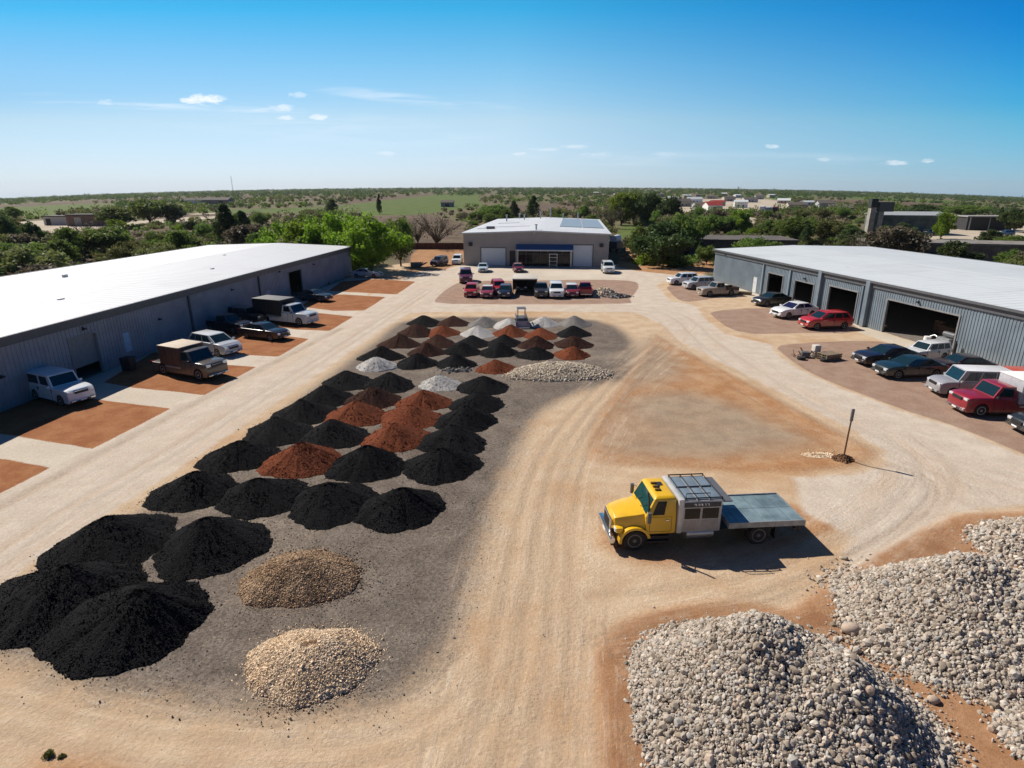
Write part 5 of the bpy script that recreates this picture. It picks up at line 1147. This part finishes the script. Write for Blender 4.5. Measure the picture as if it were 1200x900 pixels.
M_flat = mat('far_flat_roof', (.10, .085, .075), .9, 0, .2, .5); M_redr = mat('red_roof', (.36, .04, .03), .7); M_dkshed = mat('dark_shed', (.03, .03, .032), .8)
block('storage_shed', 'flat roofed dark brown shed behind the far end of the bay warehouse', 'shed', (858, 300), 27, 13, 3.2, mat('shed_brown', (.13, .10, .085), .9, 0, .2, 1), M_flat, 0, -6, [(-11, -9.5, 0, 2.4, 'door', M_black)], True)
block('ruined_block', 'long low grey brown masonry building with rubble on its roof', 'building', (1128, 309), 34, 9, 3.6, mat('ruin', (.15, .125, .11), .95, 0, .3, .6), mat('ruin_roof', (.20, .18, .16), .95, 0, .3, .5), 0, -16, [(9, 9.8, 0, 2.6, 'door', M_tan), (-6, -5, .8, 2.2, 'window', M_black)], True)
block('open_shed', 'dark open fronted shed with a pale roof edge beyond the ruined building', 'shed', (1158, 270), 15, 8, 4.6, M_dkshed, mat('shed_roof', (.30, .29, .28), .8), 0, -8, [(-.3, 0, 0, 4.5, 'post', M_steel), (-6.8, -6.4, 0, 4.5, 'post', M_steel)], True)
block('green_hangar', 'mottled green sheet metal hangar joined to a concrete tower', 'hangar', (1066, 275), 20, 12, 6.0, M_gren, mat('hangar_roof', (.34, .36, .37), .6), .8, -10, [(6, 9, 0, 3.4, 'door', M_black), (1, 3.5, 0, 2.6, 'door', mat('blue_door', (.05, .10, .14), .6))])
t_ = thing('silo_tower', 'pale concrete tower with a dark cap beside the green hangar', 'tower', (*at(1024, 275), 0), R(-8))
MB().box(-2.2, -.6, 0, 2.2, 0, 8.5).box(.4, 1.9, 0, 2.2, 0, 7.2).build('shaft', mat('tower_grey', (.33, .30, .26), .9, 0, .25, .6), t_)
MB().box(-2.4, -.4, -.2, 2.4, 8.503, 11.2).build('cap', M_dkshed, t_); MB().box(.2, 4.6, -.1, 2.3, 7.203, 10.2).build('hopper', mat('hopper_grey', (.10, .105, .10), .8), t_)
MB().box(-.59, .39, .3, 1.9, 0.0, 7.0).build('stair_shaft', M_gren, t_)
block('far_shed', 'rust brown brick shed with a dark flat roof beside the pale dirt road', 'shed', (101, 265), 14, 8, 4.2, M_brick, M_dkshed, 0, 6, [(-4, -1.5, 0, 3.4, 'door', M_tan)], True)
block('open_canopy', 'white open yard shelter next to the rust brown shed', 'shelter', (66, 264), 9, 7, 3.4, mat('pale_far_wall', (.55, .50, .46), .9), M_dkshed, 0, 6, [(-3.6, -1.8, 0, 2.6, 'opening', M_black)], True)
block('farmhouse', 'white farmhouse far off among the trees on the left', 'house', (226, 239.5), 16, 10, 4, M_white, M_flat, 2, 4, [(-3, -1, .6, 2.6, 'window', M_black)])
block('farm_barn', 'long grey brown barn beside the far white farmhouse', 'barn', (252, 240), 26, 12, 4.5, mat('barn_wall', (.28, .24, .21), .9), M_flat, 2, -3, [(4, 8, 0, 3.4, 'door', M_black)])
block('grey_barn', 'small grey barn in the green field beyond the bright trees', 'barn', (524, 243.5), 10, 8, 3.4, mat('barn_grey', (.25, .25, .25), .9), M_flat, 1.6, 0, [(-1.5, 1.5, 0, 2.6, 'door', M_black)])
rr0 = random.Random(5)
cols_ = [M_white, M_tan, mat('town_grey', (.40, .40, .41), .9), mat('town_pink', (.48, .38, .34), .9), mat('town_blue', (.30, .38, .48), .8)]
HS = [('pale plaster', M_tan), ('white walled', M_white), ('grey walled', cols_[2]), ('pinkish walled', cols_[3])]
town = [(802, 243), (815, 239), (826, 246), (843, 242), (855, 237), (868, 244), (880, 238), (806, 235), (835, 234.5), (865, 233), (890, 234.5), (918, 239), (935, 245), (950, 241), (968, 246), (905, 232.5), (985, 249), (790, 238.5), (820, 232.5), (848, 231.5), (725, 231.5), (740, 232.5), (775, 233), (700, 231)]
for k, (x, y) in enumerate(town):
    nm, wm = HS[k % 4]; rn, rmm = (('red roofed', M_redr) if k in (3,) else (('dark roofed', M_flat), ('pale roofed', M_roofR))[k % 2])
    block('town_house', f'{nm} {rn} house in the small town beyond the trees', 'house', (x, y), rr0.uniform(9, 15), rr0.uniform(7, 10), rr0.uniform(2.8, 4.6), wm, rmm, rr0.uniform(1, 2), rr0.uniform(-25, 25), [(-2.6, -1.2, .8, 2.2, 'window', M_black), (1, 2, 0, 2.2, 'door', M_black)], group='houses of the small town')
block('red_roof_hall', 'hall with a bright red roof at the edge of the small town', 'hall', (838, 247), 11, 8, 3.4, M_white, M_redr, 2.2, 12, [(-1, 1, 0, 2.4, 'door', M_black)])
for k, (x, y, m_, lb) in enumerate(((893, 250, M_white, 'white box trailer parked nose to tail in the town lorry yard'), (900, 251.5, cols_[4], 'blue grey box trailer in the middle of the town lorry yard'), (908, 251, mat('plum_box', (.22, .06, .08), .6), 'plum coloured box trailer in the town lorry yard'))):
    xx, yy_ = at(x, y); t_ = thing('box_trailer', lb, 'trailer', (xx, yy_, gz(xx, yy_)), R(65), 'trailers in the town lorry yard')
    MB().cbox(-6, 6, -1.4, 1.4, 1.1, 4.2, .1).build('body', m_, t_, 40); MB().box(-5.6, 5.6, -.9, .9, .8, 1.098).build('chassis', M_black, t_)
    for s_ in (-1, 1):
        for q in (-4.2, -3.0): MB().lathe_y([(.5, -.15), (.5, .15)], q, s_ * 1.2, .5, 14).build('wheel', M_rubber, t_)
car('pickup', at(1086, 276), 20, BLK, 'black pickup by the green hangar', 'pickup', 'pickup_truck', sc=1.1)
car('van', at(1081, 273), 200, WH, 'white van at the corner of the green hangar', 'van', 'parked_van')
car('suv', at(1178, 276), 170, (.10, .16, .26), 'blue wagon by the dark open fronted shed', 'car')
car('suv', at(985, 252), 160, (.04, .04, .045), 'dark wagon on the brown ground before the small town', 'car')
car('sedan', at(826, 303), 190, (.45, .55, .62), 'pale blue sedan beside the dark brown shed behind the bay warehouse', 'car')
x, y = at(274, 231); z = gz(x, y)
t_ = thing('radio_mast', 'thin lattice radio mast on the horizon', 'mast', (x, y, z))
m = MB(); hh = 38
for a_, b_ in ((-.6, -.5), (.6, -.5), (0, .6)): m.tube([(a_, b_, 0), (a_ * .5, b_ * .5, hh)], .16, 5)
for k in range(18): m.tube([(-.6, -.5, k * 2), (.6, -.5, k * 2 + 2)], .06, 4).tube([(.6, -.5, k * 2), (0, .6, k * 2 + 2)], .06, 4)
m.build('mast', mat('mast_grey', (.20, .20, .21), .6), t_)

# ------------------------------------------------------------------ vegetation
def leaf_mat(name, c1, c2, tr=.35):
    m = bpy.data.materials.new(name); m.use_nodes = True; t = NT(m.node_tree); b = t.n['Principled BSDF']; out = t.n['Material Output']
    b.inputs['Roughness'].default_value = .6; b.inputs['Specular IOR Level'].default_value = .25
    a2 = t.new('ShaderNodeAttribute'); a2.attribute_name = 'tone'; oi = t.new('ShaderNodeObjectInfo')
    c = t.mix(a2.outputs['Fac'], c1, c2); hv = t.new('ShaderNodeHueSaturation'); t.link(c, hv.inputs['Color'])
    t.link(t.mr(oi.outputs['Random'], 0, 1, .75, 1.2, False), hv.inputs['Value']); t.link(t.mr(oi.outputs['Random'], 0, 1, .485, .515, False), hv.inputs['Hue'])
    t.link(hv.outputs[0], b.inputs['Base Color']); ts = t.new('ShaderNodeBsdfTranslucent'); t.link(hv.outputs[0], ts.inputs['Color'])
    ms = t.new('ShaderNodeMixShader'); ms.inputs[0].default_value = tr; t.link(b.outputs[0], ms.inputs[1]); t.link(ts.outputs[0], ms.inputs[2]); t.link(ms.outputs[0], out.inputs['Surface'])
    return m
LM = dict(bright=leaf_mat('leaf_bright', (.12, .20, .014), (.23, .33, .028), .5), green=leaf_mat('leaf_green', (.085, .145, .026), (.17, .235, .045), .5), dark=leaf_mat('leaf_dark', (.05, .085, .026), (.095, .135, .038), .4),
          olive=leaf_mat('leaf_olive', (.12, .135, .042), (.20, .21, .07), .45), grey=leaf_mat('leaf_greybrown', (.14, .115, .075), (.21, .18, .115), .4))
M_bark = mat('bark', (.085, .065, .05), .95, 0, .3, 4, .5, 20)
def leaves(cen, rad, per, size, seed, squash=.85):
    r_ = np.random.default_rng(seed); n = len(cen) * per
    d = r_.normal(size=(n, 3)); d /= np.linalg.norm(d, axis=1)[:, None]; d *= (r_.uniform(0, 1, (n, 1)) ** .45)
    rp = np.repeat(rad, per); P_ = np.repeat(cen, per, 0) + d * rp[:, None] * np.array([1, 1, squash])
    a = r_.normal(size=(n, 3)); a /= np.linalg.norm(a, axis=1)[:, None]; b_ = np.cross(a, r_.normal(size=(n, 3))); b_ /= np.linalg.norm(b_, axis=1)[:, None]
    s = size * r_.uniform(.6, 1.4, (n, 1)); a = a * s; b_ = b_ * s * .6
    V_ = np.stack([P_ - a, P_ + b_ * .9, P_ + a, P_ - b_], 1).reshape(-1, 3)
    tone = np.clip(np.repeat(r_.uniform(0, 1, len(cen)), per) * .55 + r_.uniform(0, .45, n), 0, 1)
    return V_, np.arange(n * 4).reshape(-1, 4), np.repeat(tone, 4)
TREE = {}
def tree_kind(key, H_, Wd, trunk_h, ncl, per, lsz, lm, seed, shape='round', bare=False):
    r_ = np.random.default_rng(seed); rnd = random.Random(seed)
    cen = []; rad = []
    while len(cen) < ncl:
        p = r_.uniform(-1, 1, 3); q = np.linalg.norm(p)
        if q > 1 or q < .35: continue
        if shape == 'cone':
            zz = (p[2] + 1) / 2; k = (1 - zz) ** .8 + .08; c_ = np.array([p[0] * k * Wd / 2, p[1] * k * Wd / 2, trunk_h + zz * (H_ - trunk_h)]); rr_ = .16 * Wd * (k + .35)
        elif shape == 'bush':
            c_ = np.array([p[0] * Wd / 2, p[1] * Wd / 2, abs(p[2]) * H_ * .75 + .1]); rr_ = r_.uniform(.14, .24) * Wd
        else:
            lob = 1 + .22 * math.sin(3 * math.atan2(p[1], p[0]) + seed) + .12 * math.sin(5 * math.atan2(p[1], p[0]))
            c_ = np.array([p[0] * Wd / 2 * lob, p[1] * Wd / 2 * lob, (trunk_h + H_) / 2 + p[2] * (H_ - trunk_h) / 2 * .88]); rr_ = r_.uniform(.10, .19) * Wd
        cen.append(c_); rad.append(rr_)
    cen = np.array(cen); rad = np.array(rad)
    Vl, Fl, tn = leaves(cen, rad, per, lsz, seed)
    co_ = raw('crown', Vl, Fl, LM[lm], {'tone': tn}); 
    m = MB(); base = .035 * H_ if shape != 'bush' else .05
    nl = 9 if shape == 'round' else 4
    top_ = Vector((rnd.uniform(-.3, .3), rnd.uniform(-.3, .3), trunk_h + (H_ - trunk_h) * (.85 if shape == 'cone' else .35)))
    m.tube([(0, 0, -.2), (0.05, 0, trunk_h * .5), top_ * .6 + Vector((0, 0, trunk_h * .3)), top_], [base, base * .8, base * .6, base * .25], 7)
    idx = r_.permutation(ncl)[:nl * (3 if bare else 1)]
    for i in idx:
        e = Vector(cen[i]); s0 = Vector((0, 0, trunk_h * rnd.uniform(.5, 1.0))) if shape != 'bush' else Vector((0, 0, .05)); md = s0.lerp(e, .5) + Vector((0, 0, -.06 * H_ if not bare else .05 * H_))
        m.tube([s0, md, e], [base * .45, base * .28, base * .1], 5)
        if bare:
            for _ in range(5): m.tube([s0.lerp(e, rnd.uniform(.5, .9)), e + Vector((rnd.uniform(-1, 1), rnd.uniform(-1, 1), rnd.uniform(0, 1.1))) * .22 * Wd * .6], [base * .12, base * .04], 4)
    tr_ = m.build('trunk', M_bark, None, 60)
    for o in (co_, tr_): C.objects.unlink(o)
    TREE[key] = (co_, tr_, H_)
tree_kind('bright', 8.5, 9.0, 1.2, 62, 110, .24, 'bright', 1); tree_kind('bright2', 8, 7.5, 1.0, 50, 110, .24, 'bright', 2)
tree_kind('green', 8, 8.5, 1.4, 56, 90, .27, 'green', 3); tree_kind('green2', 8, 7, 1.8, 46, 90, .27, 'green', 4)
tree_kind('dark', 8, 7.5, 1.2, 56, 100, .26, 'dark', 5); tree_kind('cedar', 9, 5.6, .6, 60, 90, .22, 'dark', 6, 'cone'); tree_kind('olive', 7, 8, 1.4, 50, 80, .27, 'olive', 7)
tree_kind('bare', 7.5, 9.0, 1.6, 44, 16, .16, 'grey', 8, 'round', True); tree_kind('scrub', 5, 6, .8, 40, 60, .26, 'grey', 9)
tree_kind('bush', 2.4, 4.2, 0, 26, 70, .2, 'olive', 10, 'bush'); tree_kind('bushg', 2.6, 4.4, 0, 26, 70, .2, 'green', 11, 'bush'); tree_kind('bushb', 2.2, 3.6, 0, 22, 70, .18, 'bright', 12, 'bush')
def plant(key, x, y, h, wide=1.0, label='', cat='tree', name='tree', group=None, small=False):
    co_, tr_, H_ = TREE[key]; s = h / H_
    r = thing(name, label, cat, (x, y, gz(x, y)), random.uniform(0, 6.28), group); r.scale = (s * wide, s * wide, s)
    for src in (co_, tr_):
        if small and src is tr_ and 'bush' in key: continue
        c_ = src.copy(); C.objects.link(c_); c_.parent = r
    return r
def ptree(key, pxl, top, wide, label, cat='tree', name='tree', group=None):
    x, y = at(*pxl); h = (pxl[1] - top) / ppm(x, y) * 1.02; return plant(key, x, y, h, wide, label, cat, name, group)
def hx_(key, pxl, top, wpx, label, cat='tree', name='tree', group=None):
    x, y = at(*pxl); h = (pxl[1] - top) / ppm(x, y) * 1.02; H_ = TREE[key][2]
    w0 = {'bright': 9, 'bright2': 7.5, 'green': 8.5, 'green2': 7, 'dark': 7.5, 'cedar': 5.6, 'olive': 8, 'bare': 9, 'scrub': 6, 'bush': 4.2, 'bushg': 4.4, 'bushb': 3.6}[key] * h / H_ * 1.12
    return plant(key, x, y, h, (wpx / ppm(x, y)) / w0, label, cat, name, group)
# the trees one can tell apart
hx_('bright', (436, 318), 256, 76, 'tallest bright green tree at the corner of the left warehouse', name='broadleaf_tree')
hx_('bright', (398, 312), 254, 78, 'bright green tree behind the left warehouse roof, next to the tallest one', name='broadleaf_tree')
hx_('bright', (364, 309), 258, 66, 'bright green lower tree behind the white roof, third of the bright ones', name='broadleaf_tree')
hx_('bright', (334, 307), 264, 56, 'smallest bright green tree over the far edge of the white roof', name='broadleaf_tree')
hx_('green', (470, 312), 256, 40, 'mid green tree at the outer edge of the bright green clump', name='broadleaf_tree')
hx_('bushb', (415, 318), 296, 34, 'bright green bush under the tallest bright tree', 'bush', 'bush')
hx_('bare', (512, 291), 250, 66, 'leafless spreading tree over the rusty brown wall', name='bare_tree')
hx_('bare', (490, 288), 256, 44, 'smaller leafless tree beside the spreading one', name='bare_tree')
hx_('cedar', (268, 290), 240, 36, 'tall dark cedar behind the left warehouse roof', name='cedar_tree')
hx_('cedar', (288, 290), 248, 34, 'shorter dark cedar touching the tall dark cedar', name='cedar_tree')
hx_('dark', (206, 262), 240, 30, 'round dark tree above the pale dirt road', name='round_tree')
hx_('green', (176, 262), 234, 52, 'broad green tree left of the round dark tree', name='broadleaf_tree')
hx_('green2', (142, 268), 245, 44, 'leaning green tree beside the rust brown shed', name='broadleaf_tree')
hx_('bright2', (138, 285), 258, 26, 'light green sapling standing out of the brown scrub', name='broadleaf_tree')
hx_('dark', (12, 292), 254, 28, 'dark tree at the left picture edge beyond the white roof', name='round_tree')
hx_('green', (20, 318), 284, 64, 'wide low green tree just over the near corner of the white roof', name='broadleaf_tree')
hx_('green', (130, 298), 266, 60, 'green scrub tree in the middle of the brown scrub', name='broadleaf_tree')
hx_('olive', (95, 300), 272, 56, 'olive scrub tree in the brown scrub before the dirt road', name='scrub_tree')
hx_('dark', (42, 300), 262, 26, 'narrow dark tree among the scrub left of the dirt road', name='round_tree')
hx_('dark', (772, 312), 262, 62, 'big dark green tree beside the workshop yard', name='round_tree')
hx_('green', (752, 306), 266, 40, 'mid green tree on the near side of the big dark one', name='broadleaf_tree')
hx_('green', (800, 300), 252, 52, 'tall green tree between the big dark one and the bay warehouse', name='broadleaf_tree')
hx_('olive', (745, 300), 276, 30, 'pale olive shrub tree at the workshop side', name='scrub_tree')
hx_('bushb', (758, 310), 294, 30, 'yellow green bush below the big dark tree', 'bush', 'bush')
hx_('bushg', (790, 312), 296, 34, 'green bush at the foot of the big dark tree', 'bush', 'bush')
hx_('dark', (758, 264), 228, 40, 'dense dark tree of the copse behind the workshop', name='round_tree')
hx_('bright2', (728, 264), 228, 36, 'light green tree of the copse behind the workshop', name='broadleaf_tree')
hx_('green', (742, 262), 226, 40, 'tallest green tree in the middle of the copse behind the workshop', name='broadleaf_tree')
hx_('dark', (782, 266), 232, 34, 'dark tree at the town end of the copse', name='round_tree')
hx_('bare', (716, 268), 240, 30, 'thin leafless tree at the near end of the copse', name='bare_tree')
hx_('cedar', (625, 256), 230, 22, 'dark cedar rising over the workshop roof', name='cedar_tree')
hx_('cedar', (602, 256), 236, 18, 'small dark cedar over the left half of the workshop roof', name='cedar_tree')
hx_('green', (580, 262), 240, 40, 'green tree over the rear left roof corner of the workshop', name='broadleaf_tree')
hx_('bright2', (868, 274), 246, 32, 'bright green tree before the small town', name='broadleaf_tree')
hx_('green', (838, 276), 252, 40, 'green tree left of the bright one before the small town', name='broadleaf_tree')
hx_('green', (932, 286), 254, 52, 'broad green tree over the roof of the bay warehouse', name='broadleaf_tree')
hx_('olive', (965, 284), 258, 40, 'brownish olive tree beside the broad green tree', name='scrub_tree')
hx_('dark', (996, 292), 268, 34, 'dark low tree just above the pale roof', name='round_tree')
hx_('green2', (1046, 290), 274, 34, 'green low tree over the middle of the pale roof', name='broadleaf_tree')
hx_('bright2', (1102, 280), 250, 26, 'bright round tree standing alone on the pale ground', name='broadleaf_tree')
hx_('dark', (1158, 292), 270, 30, 'dark round tree behind the ruined building', name='round_tree')
hx_('green', (1186, 296), 276, 40, 'green tree at the right end of the ruined building', name='broadleaf_tree')
hx_('dark', (1188, 272), 246, 36, 'dark tree beside the open fronted shed', name='round_tree')
hx_('green', (1130, 254), 240, 50, 'wide green tree behind the green hangar', name='broadleaf_tree')
hx_('dark', (1075, 254), 240, 44, 'wide dark tree rising behind the hangar roof', name='round_tree')
hx_('dark', (1058, 279), 262, 26, 'dark bush against the green hangar wall', 'bush', 'bush')
hx_('green', (1190, 322), 296, 44, 'green bushy tree at the right picture edge beyond the pale roof', name='broadleaf_tree')
hx_('cedar', (390, 252), 234, 20, 'dark cedar in the open green field', name='cedar_tree'); hx_('cedar', (445, 251), 228, 9, 'slim dark cedar standing alone in the field', name='cedar_tree')
hx_('bush', (58, 886), 876, 13, 'small dark weed on the bare earth at the bottom corner', 'weed', 'weed')
hx_('bush', (73, 888), 882, 9, 'tiny weed beside the small dark weed at the bottom corner', 'weed', 'weed')
# scattered scrub woodland: individuals to about 330 m, then masses
FOOT = [np.array([(-62, -5), (-56, 70), (-54, 108), (-26, 106), (-22, 122), (-16, 130), (-11, 116), (18, 113), (24, 175), (24, 190), (-6, 190), (-10, 150), (-8, 132), (-20, 134), (-30, 116), (-32, 108), (-34, -5)]),
        np.array([(28, 118), (31, 98), (46, -5), (84, -5), (70, 104), (58, 104)]), YARD, np.array([(-12, 110), (20, 108), (30, 178), (-2, 182)])]
KEEP = FOOT + Z['pale'] + Z['brown'][:2] + Z['brown'][8:] + Z['green'][:2] + Z['green'][4:] + [px((806, 303), (912, 298), (905, 284), (815, 280)), px((1075, 312), (1190, 316), (1190, 292), (1080, 288)), px((1010, 280), (1200, 285), (1200, 262), (1010, 262)), px((470, 318), (545, 318), (545, 275), (470, 285))]
def free(x, y, mar=0.0):
    xa, ya = np.atleast_1d(np.asarray(x, float)), np.atleast_1d(np.asarray(y, float)); ok = np.ones(xa.shape, bool)
    for p_ in KEEP: ok &= sdf(p_, xa, ya) < -mar
    return ok
groups = {'green': 'green scrub trees', 'green2': 'green scrub trees', 'olive': 'olive scrub trees', 'dark': 'dark scrub trees', 'cedar': 'dark cedars of the scrub', 'scrub': 'grey brown scrub trees', 'bare': 'leafless scrub trees', 'bush': 'olive bushes', 'bushg': 'green bushes', 'bushb': 'bright bushes'}
LBL = {'green': 'green scrub tree', 'green2': 'slender green scrub tree', 'olive': 'olive scrub tree', 'dark': 'dark scrub tree', 'cedar': 'dark pointed cedar', 'scrub': 'grey brown scrub tree', 'bare': 'leafless scrub tree', 'bush': 'olive bush', 'bushg': 'green bush', 'bushb': 'light green bush'}
NM = {'green': 'scrub_tree', 'green2': 'scrub_tree', 'olive': 'scrub_tree', 'dark': 'scrub_tree', 'cedar': 'cedar_tree', 'scrub': 'scrub_tree', 'bare': 'bare_tree', 'bush': 'bush', 'bushg': 'bush', 'bushb': 'bush'}
taken = []; cnt = 0
while cnt < 215:
    q = random.uniform(-.92, .95); Yd = 75 * (330 / 75) ** random.uniform(0, 1) if abs(q) > .25 else random.uniform(150, 330); x, y = q * Yd, Yd
    if not free(x, y, 2.5)[0] or any((x - a) ** 2 + (y - b_) ** 2 < 12 for a, b_ in taken): continue
    key = random.choices(list(LBL), [7, 6, 5, 3, 1.2, 2.5, 1.6, 5, 6, 3])[0]
    h = random.uniform(1.6, 2.8) if 'bush' in key else random.uniform(3.6, 7.2)
    side = 'left of the yard' if q < -.22 else ('behind the workshop' if q < .2 else 'beyond the bay warehouse')
    plant(key, x, y, h, random.uniform(.85, 1.3), f'{LBL[key]} in the mixed scrub {side}', 'bush' if 'bush' in key else 'tree', NM[key], f'{groups[key]} {side}', small=True)
    taken.append((x, y)); cnt += 1
def mass(name, n, dist, hgt, per, lsz, lm, seed, keep=True, qr=(-.98, .98), hvar=.35, thr=-.35):
    r_ = np.random.default_rng(seed); q = r_.uniform(qr[0], qr[1], n * 3); d = dist[0] * (dist[1] / dist[0]) ** r_.uniform(0, 1, n * 3); x, y = q * d, d
    ok = np.ones(len(x), bool)
    cl_ = fbm(x * .012, y * .012, 1.0, seed) + fbm(x * .05, y * .05, 1.0, seed + 1) * .5
    ok &= cl_ > thr
    if keep: ok &= free(x, y, 1.0)
    x, y = x[ok][:n], y[ok][:n]; s = np.clip((y / dist[0]) ** .55, 1, 6); h = hgt * r_.lognormal(0, hvar, len(x))
    cen = np.column_stack([x, y, swell(x, y) + h * .5]); rad = h * .75 * np.sqrt(s)
    V_, F_, tn = leaves(cen, rad, per, lsz, seed, .0 + .62)
    k = np.repeat(np.repeat(s, per), 4)[:, None]; ctr = V_.reshape(-1, 4, 3).mean(1).repeat(4, 0); V_ = ctr + (V_ - ctr) * k ** .8
    return tag(raw(name, V_, F_, LM[lm], {'tone': tn}), kind='stuff')
mass('low_scrub', 1500, (80, 330), 1.0, 46, .26, 'olive', 31); mass('low_scrub', 1100, (80, 330), .9, 46, .24, 'grey', 32); mass('low_scrub', 700, (85, 330), 1.0, 46, .26, 'green', 33)
mass('far_woods', 800, (330, 1100), 3.2, 60, .6, 'green', 34, thr=.1); mass('far_woods', 700, (320, 1100), 2.8, 60, .56, 'olive', 35, thr=.1); mass('far_woods', 420, (320, 1100), 3.6, 60, .56, 'dark', 36, thr=.15); mass('far_woods', 400, (300, 1000), 2.6, 50, .5, 'grey', 37, thr=0)
mass('horizon_woods', 2400, (1100, 5200), 7.0, 46, 1.1, 'green', 38, False, hvar=.25, thr=-.2); mass('horizon_woods', 2400, (1050, 5200), 7.0, 46, 1.1, 'dark', 39, False, hvar=.25, thr=-.2)
# dry grass fringe along the yard edges
n = 5200; q = rng.uniform(-.95, .95, n * 4); d = 70 * (230 / 70) ** rng.uniform(0, 1, n * 4); x, y = q * d, d
ok = free(x, y, .3); x, y = x[ok][:n], y[ok][:n]
V_, F_, tn = leaves(np.column_stack([x, y, np.full(len(x), .2)]), np.full(len(x), .5), 9, .16, 77, .5)
tag(raw('dry_grass', V_, F_, leaf_mat('leaf_straw', (.12, .105, .04), (.20, .17, .075), .3), {'tone': tn}), kind='stuff')
# ------------------------------------------------------------------ thin air between here and the horizon
hz_m = bpy.data.materials.new('thin_haze'); hz_m.use_nodes = True; t = NT(hz_m.node_tree); t.n.remove(t.n['Principled BSDF'])
pv = t.new('ShaderNodeVolumePrincipled'); pv.inputs['Density'].default_value = 0.00004; pv.inputs['Color'].default_value = (.80, .90, 1.0, 1); pv.inputs['Anisotropy'].default_value = .2
t.link(pv.outputs[0], t.n['Material Output'].inputs['Volume'])
hzb = MB().box(-7400, 7400, -200, 9300, -160, 95).build('haze', hz_m); tag(hzb, kind='stuff')
